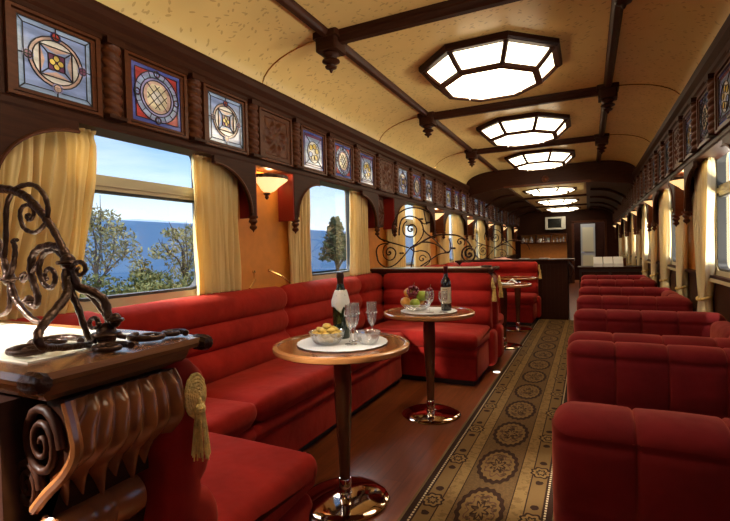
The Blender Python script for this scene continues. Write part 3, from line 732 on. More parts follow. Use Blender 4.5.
def pilaster(label, loc, flip=1):
    t = thing('rope_pilaster', label, 'pilaster', loc, 'rope-turned pilasters between the panels')
    def rp(u, v):
        a = -PI / 2 + PI * u; z = -.165 + .33 * v
        r = .040 * (.72 + .34 * abs(sin(z * 66 + a * .8)))
        return (flip * r * cos(a), r * sin(a) * 1.12, z)
    MB().grid(10, 70, rp).build('rope_shaft', m_wood2, t, local=True, ang=80)
    x0, x1 = sorted((0, flip * .046))
    MB().box(x0, x1, -.046, .046, .165, .195).build('capital', m_wood, t, local=True, smooth=False)
    MB().box(x0, x1, -.046, .046, -.18, -.165).build('foot_block', m_wood, t, local=True, smooth=False)
    return t

PP = .51; ZP = 2.028
protos = {}
for side, xf, fl in (('left', FL, 1), ('right', FR, -1)):
    cnt = {'g': 0, 'c': 0, 'p': 0}; sname = 'sofa-side' if side == 'left' else 'bench-side'
    for j in range(-1, 29):
        y = 1.22 + PP * j
        if side == 'left' and y < .9: continue
        if side == 'right' and y < 2.6: continue
        if abs(y - YBULK) < .01: continue
        k = (j + 400) % 4
        if k == 3:
            cnt['c'] += 1; n = cnt['c']
            lab = '%s square carved leaf panel along the %s valance, above a niche lamp' % (ORD[n - 1], sname)
            key = ('c', side)
            if key not in protos: protos[key] = carved_panel(lab, (xf, y, ZP), fl)
            else: copy_tree(protos[key], (xf, y, ZP), lab)
        else:
            cnt['g'] += 1; n = cnt['g']; w = (j + 400) // 4 - 100
            kind = ('A', 'B', 'A')[k] if w % 2 == 0 else ('C', 'B', 'C')[k]
            desc = {'A': 'pale blue stained-glass pane with a pink oval', 'B': 'red-cornered stained-glass pane with a cream oval lattice', 'C': 'violet-edged stained-glass pane with amber petals'}[kind]
            lab = '%s, %s along the %s valance' % (desc, ORD[n - 1], sname)
            key = (kind, side)
            if key not in protos: protos[key] = glass_panel(kind, lab, (xf, y, ZP), fl)
            else: copy_tree(protos[key], (xf, y, ZP), lab)
        y2 = y + PP / 2; cnt['p'] += 1
        lab = '%s dark rope-turned wooden pilaster along the %s valance' % (ORD[cnt['p'] - 1], sname)
        key = ('p', side)
        if key not in protos: protos[key] = pilaster(lab, (xf, y2, ZP), fl)
        else: copy_tree(protos[key], (xf, y2, ZP), lab)

# arched brackets framing the window niches, a sconce in every niche
def bracket(label, loc, fl, dirn, red=True):
    """dirn +1: the arch rises toward +Y from the drop, -1 toward -Y"""
    t = thing('arched_bracket', label, 'bracket', loc, 'arched valance brackets')
    W, Hh = .38, .33
    pts = [(0, 0), (0, -.35), (.045, -.35)]
    for k in range(11):
        a = PI / 2 * k / 10; pts.append((.045 + (W - .045) * (1 - cos(a)), -.33 + (Hh - .045) * sin(a)))
    pts += [(W, 0)]
    if dirn < 0: pts = [(-p, q) for p, q in pts][::-1]
    ab = MB().prism(pts, lambda p, q, a: (fl * a, p, q), -.022, .004).build('arch_board', m_wood, t, local=True, smooth=False)
    rib = [(p, q) for p, q in pts if abs(p) > .04 and q > -.34 and q < -.03]
    MB().tube([(fl * .006, p, q) for p, q in (rib if dirn > 0 else rib[::-1])], .008, 6).build('arch_moulding', m_wood2, ab, local=True)
    s = -dirn
    ya, yb = sorted((0, s * .012)); xa, xb = sorted((-fl * .142, 0))
    MB().box(xa, xb, ya, yb, -.36, 0).build('niche_side', m_redlac if red else m_wood2, t, local=True, smooth=False)
    prof = [(0, -.35), (.034, -.35), (.034, -.362), (.022, -.368), (.03, -.382), (.03, -.39), (.018, -.402), (.016, -.41), (.026, -.422), (.024, -.434), (.008, -.446), (0, -.462)]
    mb = MB().lathe(0, 0, prof, 16); mb.v = [(x + fl * -.01, y + dirn * .022, z) for x, y, z in mb.v]
    mb.build('drop_finial', m_wood2, t, local=True)
    return t
def sconce(label, loc, fl):
    t = thing('wall_sconce', label, 'wall lamp', loc, 'bowl wall lamps in the niches')
    prof = [(0, -.085), (.03, -.083), (.06, -.070), (.09, -.042), (.125, -.016), (.152, .004), (.155, .010), (.146, .010), (.118, -.01), (.085, -.036), (.055, -.062), (.03, -.074), (0, -.076)]
    arc = (-PI / 2, PI / 2) if fl > 0 else (PI / 2, 3 * PI / 2)
    bs = MB().lathe(0, 0, prof, 24, arc=arc).build('bowl_shade', m_sconce, t, local=True)
    b = MB(); b.grid(40, 3, lambda u, v: ((.153 + .006 * abs(sin(u * 30))) * cos(arc[0] + PI * u), (.153 + .006 * abs(sin(u * 30))) * sin(arc[0] + PI * u), .006 + .026 * v))
    b.build('rim_band', m_iron, bs, local=True)
    MB().lathe(0, 0, [(0, -.083), (.024, -.083), (.028, -.093), (.012, -.105), (.016, -.117), (.008, -.131), (0, -.135)], 14).build('bowl_finial', m_iron, bs, local=True)
    x0, x1 = sorted((-fl * .06, fl * .0))
    MB().box(x0, x1, -.02, .02, -.03, .01).build('wall_arm', m_iron, t, local=True, smooth=False)
    return t
bp = {}; sn = {'left': 0, 'right': 0}
for side, xf, fl in (('left', FL, 1), ('right', FR, -1)):
    sname = 'sofa-side' if side == 'left' else 'bench-side'
    for i, c in enumerate(PC):
        if side == 'left' and c < .6: continue
        if side == 'right' and c < 2.6: continue
        n = sn[side]; sn[side] += 1
        for dirn, w in ((-1, 'before'), (1, 'beyond')):
            y = c + dirn * .228
            if side == 'left' and y < .6: continue
            lab = 'quarter-arch bracket with a turned drop just %s the %s %s niche' % (w, ORD[n], sname)
            red = n < 3 and side == 'left'; key = (side, dirn, red)
            if key not in bp: bp[key] = bracket(lab, (xf, y, 1.803), fl, dirn, red)
            else: copy_tree(bp[key], (xf, y, 1.803), lab)
        if c < 1: continue
        if side == 'left' and n == 2:
            wb = thing('carved_wall_bracket', 'dark carved wooden bracket in the niche above the iron scroll screen', 'bracket', (XL + .03, c, 1.62))
            MB().prism(rpoly([(-.10, 1.46), (.10, 1.46), (.12, 1.62), (.10, 1.80), (-.10, 1.80), (-.12, 1.62)], .03, 4), lambda p, q, a: (a, c + p, q), XL, XL + .06).build('back_board', m_wood, wb)
            MB().grid(36, 36, lambda u, v: (XL + .062 + .05 * max(0, (1 - math.hypot(u - .5, v - .5) * 2)) ** .6 * (.7 + .3 * cos(6 * math.atan2(v - .5, u - .5) + 9 * math.hypot(u - .5, v - .5))), c + (u - .5) * .19, 1.63 + (v - .5) * .28)).build('leaf_carving', m_wood2, wb, ang=80)
            continue
        lab = 'glowing cream bowl wall lamp in the %s %s niche' % (ORD[n], sname)
        xs = XL + .062 if side == 'left' else XR - .062
        key = ('s', side)
        if key not in bp: bp[key] = sconce(lab, (xs, c, 1.725), fl)
        else: copy_tree(bp[key], (xs, c, 1.725), lab)
        lt = bpy.data.lights.new('sconce_glow', 'POINT'); lt.energy = 3.0; lt.color = (1, .62, .28); lt.shadow_soft_size = .03
        lo = bpy.data.objects.new('sconce_glow', lt); lo.location = (xs + fl * .03, c, 1.76); COL.objects.link(lo)

# curtains
def curtain(name_label, x, y0, y1, zt=1.80, zb=.93, fl=1, lean=0.0, pinch=None, flare=1.0, seed=0, mat=None, folds=6, group='cream curtains', tie=True):
    """hung in folds; the inner edges gather toward the tie"""
    yc = (y0 + y1) / 2; hw = (y1 - y0) / 2
    t = thing('window_curtain', name_label, 'curtain', (x, yc, zb), group)
    ph = seed * 1.7
    def fn(u, v):
        z = zb + (zt - zb) * v; w = 1.0; off = 0
        if pinch:
            d = (z - pinch[0]); w = pinch[1] + (1 - pinch[1]) * min(1, (abs(d) / (pinch[2] if d > 0 else .16)) ** .75) if d > 0 else pinch[1] + (.75 - pinch[1]) * min(1, abs(d) / .2)
        off = lean * (1 - v) ** 1.6
        p = (u - .5) * 2
        fold = 1.9 * abs(sin(u * PI * folds * 1.25 + ph + .35 * sin(v * 2 + seed))) ** .75 - 1.15 + .30 * sin(u * PI * 4.6 * folds + ph * 2)
        amp = .030 + .005 * sin(v * 3 + seed)
        head = max(0, (v - .955) / .045)
        yy = yc + off + p * hw * w * (1 - .05 * (v > .93) * (1 - head)) + .006 * sin(v * 9 + u * 20)
        return (x + fl * (amp * fold * (1 - .3 * head)) , yy, z)
    mb = MB().grid(folds * 12, 26, fn)
    o = mb.build('drape', mat or m_curtain, t, ang=180)
    so = o.modifiers.new('cloth', 'SOLIDIFY'); so.thickness = .003
    def hd(u, v):
        p = (u - .5) * 2; z = zt - .012 + .05 * v
        return (x + fl * (.012 + .014 * sin(u * PI * 2 * folds * 2 + ph) * (.5 + .6 * v)), yc + p * hw * (.97 + .04 * v), z + .006 * sin(u * 60 + ph))
    h = MB().grid(folds * 16, 4, hd).build('gathered_heading', mat or m_curtain, o, ang=180)
    h.modifiers.new('cloth', 'SOLIDIFY').thickness = .003
    if tie:
        zt2 = pinch[0] if pinch else zb + .10
        wv = (zt2 - zb) / (zt - zb); a = fn(0, wv); b = fn(1, wv)
        if pinch:
            pts = [(x + .045 * cos(2 * PI * k / 16), (a[1] + b[1]) / 2 + (abs(b[1] - a[1]) / 2 + .012) * sin(2 * PI * k / 16), zt2 + .02 * cos(2 * PI * k / 16)) for k in range(16)]
            MB().tube(pts, .011, 8, closed=True).build('tieback', m_gold, t)
    return t
for k in range(0, 7):
    c = 1.73 + 2.04 * k; W = '%s sofa-side window' % ORD[k]
    if k == 0: curtain('wide cream curtain swept aside on the near edge of the first sofa-side window', XL + .055, c - .76, c - .29, lean=-.14, seed=1, folds=8)
    else: curtain('cream curtain on the near edge of the %s' % W, XL + .05, c - (.74 if k == 1 else .80), c - (.45 if k == 1 else .24), seed=k + 3, folds=5 if k == 1 else 7)
    curtain('cream curtain gathered on the far edge of the %s' % W, XL + .05, c + (.31 if k < 2 else .12), c + (.70 if k < 2 else .80), seed=k + 8, folds=6 if k < 2 else 8, zb=.945)
for k in range(1, 7):
    c = 1.73 + 2.04 * k; W = '%s bench-side window' % ORD[k]
    if k > 1: curtain('pale curtain tied low on the near edge of the %s' % W, XR - .06, c - .78, c - .30, zb=.58, fl=-1, pinch=(.78, .32, .85), seed=k, mat=m_curtain2)
    curtain('pale curtain tied low on the far edge of the %s' % W, XR - .06, c + .26, c + .82, zb=.58, fl=-1, pinch=(.78, .32, .85), seed=k + 5, mat=m_curtain2)
# brass holdbacks by the nearest windows
for y0, y1, lab in ((2.46, 2.62, 'thin brass holdback rod beside the gathered curtain of the first sofa-side window'), (2.93, 2.80, 'thin brass holdback rod below the far bracket of the first niche')):
    t = MB().tube([(XL + .02, y1, 1.07), (XL + .09, (y0 + y1) / 2, 1.02), (XL + .11, y0, .965)], .006, 6).ball((XL + .02, y1, 1.07), .013, 10).build('curtain_holdback', m_brass)
    tag(t, lab, 'holdback')
# ------------------------------------------------------------------ runner rug
rg = MB().box(-.772, -.146, .3, 8.02, .001, .012)
tag(rg.build('runner_rug', m_rug, smooth=False), 'long gold and brown patterned runner along the aisle', 'rug')

# ------------------------------------------------------------------ left sofas
def back_prof(t=.16):
    """three stacked rolls of an upholstered back: (distance from back plane, height)"""
    pts = [(0, .40), (0, .90), (.012, .938), (.05, .952), (.09, .945)]
    def roll(z1, z0, d1, d0, b, n=9):
        for k in range(n + 1):
            u = k / n; pts.append((d1 + (d0 - d1) * u + b * max(0, sin(PI * u)) ** .6, z1 + (z0 - z1) * u))
    roll(.925, .785, .112, .108, .030); roll(.778, .628, .108, .112, .036); roll(.62, .44, .112, .13, .05)
    pts.append((.12, .40)); return pts
def seat_prof(depth=.66, drop=.0):
    d = depth
    return rpoly([(.06, .30), (.06, .45), (d - .02, .462), (d + .005, .40), (d - .035, .33)], [.0, .02, .075, .06, .02], 6)
def tier_prof(d): return rpoly([(.06, .05), (.06, .33), (d - .04, .33), (d - .01, .28), (d - .035, .245), (d - .03, .05)], [0, 0, .02, .04, .01, .01], 4)
SB = XL + .022
def long_sofa(label, y0, y1, backseams, seatseams, inset0=0, inset1=0):
    t = thing('long_sofa', label, 'sofa', (SB, (y0 + y1) / 2, 0))
    mp = lambda p, q, a: (SB + p, a, q)
    MB().sweep(back_prof(), stations(y0, y1, .03, backseams, .028, .05, .008), mp).build('backrest', m_velvet, t, ang=75)
    MB().sweep(seat_prof(.66), stations(y0 + inset0, y1 - inset1, .04, seatseams, .03, .05, .006), mp).build('seat_cushion', m_velvet, t, ang=75)
    MB().sweep(tier_prof(.65), stations(y0 + inset0, y1 - inset1, .02, seatseams, .01, .03, .0), mp).build('base', m_velvet, t, ang=60)
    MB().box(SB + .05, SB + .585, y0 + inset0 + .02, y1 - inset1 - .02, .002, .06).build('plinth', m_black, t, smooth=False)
    return t
long_sofa('long red velvet sofa under the windows beside the champagne table', .765, 4.64, (1.42, 2.85, 4.1), (1.84, 2.86), .72, .76)
long_sofa('red velvet wall sofa of the far booth, behind the second partition', 4.89, 7.975, (6.0, 7.2), (6.4,), .52, .76)

def bench(label, y, d, group='red benches set against the partitions', xa=SB + .15, xb=-.86, sd=.74, xs=None, er0=0):
    """back plane at y, seat toward d (+1 / -1)"""
    t = thing('booth_bench', label, 'bench', ((xa + xb) / 2, y, 0), group)
    mp = lambda p, q, a: (a, y + d * p, q)
    MB().sweep(back_prof(), stations(xa, xb + .005, .045, (), .02, .04, .006), mp).build('backrest', m_velvet, t, ang=75)
    xs = xs or xb
    MB().sweep(seat_prof(sd), stations(xa + .03, xs - .0, .05, (), .02, .04, .006), mp).build('seat_cushion', m_velvet, t, ang=75)
    MB().sweep(tier_prof(sd - .02), stations(xa + .03, xs - .012, .03, (), .02, .04, .0), mp).build('base', m_velvet, t, ang=60)
    # the plump end roll under the back
    er = rpoly([(-.02, .05), (-.02, .40), (.17, .40), (.19, .30), (.17, .05)], [.05, .06, .07, .05, .05], 5)
    MB().sweep(er, stations(xb - .10, xb + .045, .05, (), 0, 0, 0), mp).build('end_roll', m_velvet, t, ang=75)
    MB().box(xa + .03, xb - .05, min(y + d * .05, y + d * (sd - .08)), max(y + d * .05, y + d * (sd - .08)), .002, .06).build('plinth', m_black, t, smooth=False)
    return t
bench('red bench backing onto the acanthus partition, its seat before the champagne table', .745, 1, sd=.71, xs=-.90, xb=-.875)
bench('red three-roll bench facing the camera behind the fruit table', 4.66, -1, sd=.76)
bench('red bench end just behind the middle partition, mostly hidden', 4.87, 1, sd=.50)
bench('red bench with three-roll back against the dark bar counter', 7.995, -1, xb=-.74)

# gold tassels hanging at the bench ends
def tassel(label, x, y, z, s=1.0):
    t = thing('gold_tassel', label, 'tassel', (x, y, z), 'gold rope tassels at the bench ends')
    mb = MB()
    P = lambda dx, dy, dz: (x + dx * s, y + dy * s, z + dz * s)
    for k in range(6):
        r = .046 - .0075 * k
        mb.tube([P(.012 + .002 * k, r * .72 * cos(2 * PI * j / 28), r * 1.25 * sin(2 * PI * j / 28)) for j in range(28)],
                [s * (.0052 + .0011 * sin(j * 2.6)) for j in range(28)], 7, closed=True)
    mb.ball(P(.006, 0, 0), .03 * s, 12, sq=(.35, .7, 1.25))
    mb.build('rope_rosette', m_gold, t, ang=80)
    mb = MB(); mb.ball(P(.026, 0, -.036), .017 * s, 12); mb.tube([P(.018, 0, 0), P(.028, 0, -.02), P(.027, 0, -.04)], .007 * s, 8)
    tk = mb.build('tassel_knot', m_gold, t)
    mb = MB()
    for k in range(46):
        a = 2 * PI * RND.random(); r = .012 * RND.random() ** .5; l = .105 + .02 * RND.random(); sp = 1.9 + .5 * RND.random()
        mb.tube([P(.026 + r * cos(a), r * sin(a), -.044), P(.026 + r * 1.5 * cos(a), r * 1.5 * sin(a), -.09), P(.026 + r * sp * cos(a), r * sp * sin(a), -.05 - l)], .0018 * s, 4)
    mb.build('tassel_skirt', m_gold, tk, ang=80)
    return t
tassel('large gold rope rosette with tassel beside the carved acanthus corbel', -.868, .815, .862, .88)
tassel('gold tassel on the end of the bench below the iron screen', -.853, 4.58, .845)
tassel('gold tassel on the bench end just past the middle partition', -.853, 4.955, .845)
tassel('gold tassel on the bench end against the bar counter', -.726, 7.90, .845)

# ------------------------------------------------------------------ partitions with carved ends
def partition(label, y0, y1, xe=-.85, near=False):
    yc = (y0 + y1) / 2; x0 = XL + .02
    t = thing('partition', label, 'partition', (x0, yc, 0), 'waist-high partitions between the booths')
    MB().box(x0, xe - .17, y0 + .03 if near else yc - .085, yc + .085, 0, .925).build('panel_body', m_woodx, t, smooth=False)
    e = [(0, .0), (.045, .0), (.05, .012), (.045, .022), (.018, .030), (.012, .05), (-.0, .062), (-.012, .066)]   # moulded edge (out, down)
    mb = MB(); rings = []
    for o, dn in e:
        rings.append([(x0, y0 + .05 - o, 1.0 - dn), (xe - .05 + o, y0 + .05 - o, 1.0 - dn), (xe - .05 + o, y1 - .05 + o, 1.0 - dn), (x0, y1 - .05 + o, 1.0 - dn)])
    vs = [p for r in rings for p in r]; fs = [(0, 1, 2, 3)]
    for i in range(len(e) - 1):
        for k in range(4): fs.append((i * 4 + k, i * 4 + (k + 1) % 4, i * 4 + 4 + (k + 1) % 4, i * 4 + 4 + k))
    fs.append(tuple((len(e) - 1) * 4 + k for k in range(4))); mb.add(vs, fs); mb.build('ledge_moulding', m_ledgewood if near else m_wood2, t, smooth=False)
    MB().box(x0, xe - .115, y0 + .055, y1 - .055, .996, 1.0035).build('ledge_inset', m_marble, t, smooth=False)
    # acanthus corbel: a scrolled block, fluted leaf over its aisle face
    def prof(v):   # v 0 top .. 1 bottom -> (x, z)
        z = .935 - .225 * v
        x = xe - .030 + .022 * sin(min(1, v * 1.3) * PI) - .115 * max(0, v - .42) ** 1.3 / .58 ** 1.3
        return x, z
    yl, yh = (y0 + .065, y1 - .060) if near else (yc - .08, yc + .08)
    def leaf(u, v):
        x, z = prof(v); q = (u - .5) * 2
        w = u + .16 * sin(v * 2.6) * (1 - u) - .10 * v * u           # the flutes swing in an S
        ph = w * 9.5
        fl = (.5 + .5 * cos(ph * 2 * PI)) ** .7 * .75 + .25 * (.5 + .5 * cos(ph * PI))
        lob = .5 + .5 * sin(v * 15 + 1.2)                            # curled lobes down the near edge
        edge = max(0, .20 - u) / .20
        edge2 = max(0, u - .90) / .10
        x += .024 * fl * (1 - .5 * edge) * (1 - .6 * edge2) * min(1, v * 6 + .3) + .020 * edge * lob - .03 * edge2 ** 2 - .012 * edge
        tip = max(0, v - .70) / .30
        x += .040 * tip * fl * (1 - edge) - .012 * tip
        yy = yl + (yh - yl) * u + .010 * edge * lob
        return (x, yy, z - .030 * tip * fl + .004 * sin(u * 40) * tip)
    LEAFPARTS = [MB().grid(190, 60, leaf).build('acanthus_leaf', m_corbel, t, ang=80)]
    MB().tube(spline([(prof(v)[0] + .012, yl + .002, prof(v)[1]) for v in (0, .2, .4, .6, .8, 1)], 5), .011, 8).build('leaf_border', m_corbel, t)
    side = [prof(k / 14) for k in range(15)] + [(xe - (.085 if near else .26), .70), (xe - (.085 if near else .26), .935)]
    cb = MB().prism([(p - .006, q) for p, q in side], lambda p, q, a: (p, a, q), yl + .008, yh - .008).build('corbel_block', m_wood, t, ang=30)
    for yy, s in ((yl + .006, -1), (yh - .006, 1)):
        for cx, cz, R in ((xe - .10, .845, .06), (xe - .15, .755, .04)):
            mb = MB().tube([(cx + R * (1 - k / 40) * cos(k * .42), yy + s * .003 * (1 + k * .03), cz + R * 1.25 * (1 - k / 40) * sin(k * .42)) for k in range(38)], [.010 * (1 - k / 60) for k in range(38)], 8)
            mb.build('side_scroll', m_wood, cb, ang=70)
    # lower roll and plinth
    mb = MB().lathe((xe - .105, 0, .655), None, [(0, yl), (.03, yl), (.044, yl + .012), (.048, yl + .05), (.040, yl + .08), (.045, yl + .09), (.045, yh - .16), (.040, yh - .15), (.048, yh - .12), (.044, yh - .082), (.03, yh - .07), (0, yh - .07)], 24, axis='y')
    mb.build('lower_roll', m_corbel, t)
    MB().prism([(xe - .17, 0), (xe - .10, 0), (xe - .10, .06), (xe - .13, .10), (xe - .13, .52), (xe - .10, .62), (xe - .17, .66)], lambda p, q, a: (p, a, q), yl + .02, yh - .02).build('pedestal', m_wood, t, smooth=False)
    for yy, s in ((y0 + .012, -1), (y1 - .012, 1)):
        mb = MB()
        R = [.017 + .003 * (k % 2) for k in range(20)]
        for i, (xx, f) in enumerate(((-.035, 0), (-.035, .85), (-.02, 1), (.004, 1), (.016, .8), (.02, 0))): pass
        st = [(-.035, .0), (-.035, .85), (-.02, 1), (.004, 1), (.016, .8), (.02, .0)]
        vs = []; fs = []
        for xx, f in st:
            for k in range(20):
                a = 2 * PI * k / 20; r = R[k] * f; vs.append((xe + xx - .004, yy + r * cos(a), .985 + r * sin(a)))
        for i in range(5):
            for k in range(20): fs.append((i * 20 + k, i * 20 + (k + 1) % 20, i * 20 + 20 + (k + 1) % 20, i * 20 + 20 + k))
        mb.add(vs, fs); mb.build('corner_boss', m_iron, t)
    return t
partition('carved partition with a sunlit cream ledge and large acanthus corbel', .452, .856, near=True)
partition('dark partition behind the fruit table carrying an iron scroll screen', 4.565, 4.965)

# wrought iron
def flat_scroll(mb, cx, cy, z, R, turns, r, s=1, a0=0):
    n = int(turns * 18)
    mb.tube([(cx + R * (1 - .85 * k / n) * cos(a0 + s * k * 2 * PI / 18), cy + R * (1 - .85 * k / n) * sin(a0 + s * k * 2 * PI / 18) * .8, z) for k in range(n + 1)], [r * (1 - .4 * k / n) for k in range(n + 1)], 8)
def iron_screen(label, data, yc, loc, leaf=(), mirror=None, knots=(), scrolls=(), sub=5, ts=1.0):
    t = thing('iron_scroll_screen', label, 'iron screen', loc, 'wrought iron scroll screens on the partitions')
    jobs = [1] + ([-1] if mirror is not None else [])
    for s in jobs:
        for r, pts in data:
            P = [((x if s > 0 else 2 * mirror - x), yc + dy, z) for x, dy, z in pts]
            sp = spline(P, sub); n = len(sp)
            rr = [r * ts * (1.05 - .35 * (i / n)) * (1 + .10 * sin(i * 1.9)) for i in range(n)]
            MB().tube(sp, rr, 9).build('scroll_bar', m_iron, t, ang=60)
        for x, dy, z, r in knots:
            mb = MB(); xx = x if s > 0 else 2 * mirror - x
            mb.ball((xx, yc + dy, z), r, 12, sq=(1, 1, 1.25))
            mb.tube([(xx + r * 1.15 * cos(2 * PI * k / 14), yc + dy + r * 1.15 * sin(2 * PI * k / 14), z) for k in range(14)], r * .3, 6, closed=True)
            mb.build('collar', m_iron, t)
        for x, y, z in leaf:
            mb = MB()
            for d in (-1, 1): mb.ball((x + d * .012, yc + .004, z + .006), .02, 8, sq=(.9, .25, .55))
            mb.build('iron_leaf', m_iron, t)
        for cx, cy, z, R, tr, a0 in scrolls:
            mb = MB(); flat_scroll(mb, (cx if s > 0 else 2 * mirror - cx), yc + cy, z, R, tr, .0075, s, a0); mb.build('foot_scroll', m_iron, t, ang=60)
    return t
iron_screen('tall wrought iron scroll standing on the sunlit cream ledge', NEAR_IRON, .65, (-1.0, .65, 1.0035), mirror=-1.5,
            knots=[(-1.063, 0, 1.19, .017), (-1.303, 0, 1.152, .015), (-.968, .02, 1.028, .022), (-1.222, 0, 1.10, .011), (-.95, .03, 1.06, .013)],
            scrolls=[(-1.03, -.10, 1.014, .055, 1.6, 2.0), (-1.10, -.02, 1.012, .07, 1.5, .5), (-.93, .10, 1.012, .05, 1.7, 3.0), (-.90, -.02, 1.012, .045, 1.5, 1.0), (-.915, .155, 1.011, .035, 1.5, .3)], ts=1.35)
iron_screen('wide wrought iron scroll screen on the middle partition before the bright windows', FAR_IRON, 4.77, (-1.5, 4.77, 1.0035), leaf=FAR_LEAF,
            scrolls=[(-.93, -.06, 1.012, .05, 1.5, 0), (-.93, .08, 1.012, .05, 1.5, 2)], ts=1.45)
f3 = [(r, [((x + 1.5) * .85 - 1.25, dy, (z - 1.0) * .92 + .99) for x, dy, z in pts]) for r, pts in FAR_IRON[:12]]
iron_screen('smaller iron scroll screen standing on the bar counter', f3, 8.25, (-1.3, 8.25, .985), ts=1.3, sub=4)

# ------------------------------------------------------------------ right-hand benches
def rb_prof(th, double):
    pts = [(0, .10), (0, .44), (-.003, .455), (.007, .475), (-.003, .49), (-.008, .56), (-.006, .64), (-.001, .662), (.006, .672), (.0, .684)]
    if double:
        h = th * .46
        for k in range(9):
            a = PI - PI * k / 8; pts.append((h / 2 + (h / 2 + .004) * cos(a), .692 + .052 * sin(a)))
        pts.append((h + .008, .676))
        for k in range(9):
            a = PI - PI * k / 8; pts.append((h + .012 + (th - h - .012) / 2 + (th - h) / 2 * cos(a), .698 + .062 * sin(a)))
    else:
        for k in range(11):
            a = PI - PI * k / 10; pts.append((th / 2 + th / 2 * cos(a), .685 + .058 * sin(a)))
    pts += [(th + .012, .60), (th + .03, .45), (th + .02, .10)]
    return pts
def right_bench(label, y, th=.20, double=False, wing=0.0, x0=-.10, x1=.775):
    t = thing('tufted_bench', label, 'bench', (x0, y, 0), 'tufted red benches along the right windows')
    w = (x1 - x0); sm = [x0 + w * f for f in (.235, .47, .705)]
    mp = lambda p, q, a: (a, y + p, q)
    MB().sweep(rb_prof(th, double), stations(x0, x1, .06, sm, .009, .010, .002, 7), mp).build('backrest', m_velvet_shaded, t, ang=75)
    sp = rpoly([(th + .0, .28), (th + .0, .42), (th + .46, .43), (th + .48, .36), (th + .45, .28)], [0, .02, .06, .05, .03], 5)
    MB().sweep(sp, stations(x0 + .03, x1 - (.12 if wing else .02), .04, (), 0, 0, .004), mp).build('seat_cushion', m_velvet_shaded, t, ang=75)
    MB().box(x0 + .04, x1 - .04, y + .03, y + th + .44, .06, .30).box(x0 + .07, x1 - .07, y + .06, y + th + .40, .002, .06).build('base', m_velvet_shaded, t, smooth=False)
    if wing:
        wp = rpoly([(x1 - .13, .10), (x1 - .13, .735), (x1 - .005, .735), (x1 - .005, .10)], [.01, .06, .06, .01], 6)
        MB().sweep(wp, stations(y + th - .05, y + th + wing, .05, (y + th + wing * .45,), .012, .03, .004), lambda p, q, a: (p, a, q)).build('wall_armrest', m_velvet_shaded, t, ang=75)
    return t
right_bench('first tufted red bench back along the runner, counted from the camera', 1.35, .20)
right_bench('red tufted bench with a double-rolled top, second along the runner', 2.37, .30, True, .72)
right_bench('broad plain-topped red bench, third along the runner', 3.58, .16, x1=.79)
right_bench('red bench with rounded shoulder beside the tied curtain, fourth along the runner', 4.56, .19, wing=.68)
right_bench('red bench top just beyond the rounded shoulder, fifth along the runner', 5.53, .17)
right_bench('sixth red bench along the runner, with a wall-side arm', 6.72, .19, wing=.66)
right_bench('last red bench of the row, before the buffet with white boxes', 7.72, .18)

# ------------------------------------------------------------------ pedestal tables
def pedestal_table(label, x, y, h=.76, r=.325):
    t = thing('pedestal_table', label, 'table', (x, y, 0), 'round pedestal tables')
    tp = MB().lathe(0, 0, [(0, h - .004), (r - .022, h - .004), (r - .02, h), (r - .006, h), (r, h - .005), (r + .002, h - .014), (r, h - .024), (r - .008, h - .03), (0, h - .03)], 64).build('tabletop', m_table, t, local=True)
    MB().lathe(0, 0, [(r - .019, h - .002), (r - .019, h + .0008), (r - .007, h + .0008), (r + .0012, h - .004), (r + .0035, h - .014), (r + .001, h - .024), (r - .006, h - .028)], 64).build('edge_band', m_rim, tp, local=True)
    MB().lathe(0, 0, [(0, .012), (.024, .02), (.026, .11), (.0265, .14), (.030, .25), (.037, .38), (.0425, .50), (.044, .58), (.042, .65), (.038, .70), (.036, .725), (.06, h - .03), (0, h - .029)], 32).build('column', m_column, t, local=True)
    MB().lathe(0, 0, [(0, .03), (.034, .03), (.034, .036), (.030, .04), (.030, .10), (.027, .104), (0, .104)], 28).build('collar', m_steel, t, local=True)
    MB().lathe(0, 0, [(0, .034), (.03, .034), (.10, .028), (.17, .020), (.205, .012), (.212, .006), (.21, .002), (0, .002)], 64).build('foot_disc', m_chrome, t, local=True)
    return t
T1 = (-1.075, 1.94); T2 = (-1.045, 3.20); T3 = (-.93, 5.75); T4 = (-.93, 6.98)
pedestal_table('round wooden pedestal table holding the champagne bottle and crystal', *T1)
pedestal_table('round wooden pedestal table holding fruit and red wine', *T2, h=.752)
pedestal_table('round table in the far booth under bright white napkins', *T3)
pedestal_table('last small round table, before the bench at the bar counter', *T4, r=.28)

# ------------------------------------------------------------------ bar end
t = thing('bar_counter', 'tall dark wooden bar counter closing the booths, its panelled side facing the aisle', 'bar counter', (-1.2, 8.3, 0))
MB().box(XL + .02, -.30, 8.06, 8.55, 0, .955).build('counter_body', m_wood, t, smooth=False)
mb = MB()
for k in range(12): mb.box(-1.02 + .06 * k, -1.02 + .06 * k + .045, 8.052, 8.062, .06, .90)
mb.build('front_planks', m_wood, t, smooth=False)
MB().prism(rpoly([(XL + .02, 8.00), (-.20, 8.00), (-.20, 8.60), (XL + .02, 8.60)], [0, .03, .03, 0], 4), lambda p, q, a: (p, q, a), .955, .985).build('counter_top', m_wood, t, smooth=False)
def cscroll(u, v):
    z = .94 - .34 * v; x = -.295 + .07 * sin(PI * min(1, v * 1.2)) + .02 * abs(sin(u * 16)) * sin(PI * v)
    return (x, 8.10 + .40 * u, z)
MB().grid(60, 20, cscroll).build('carved_corbel', m_wood2, t, ang=70)
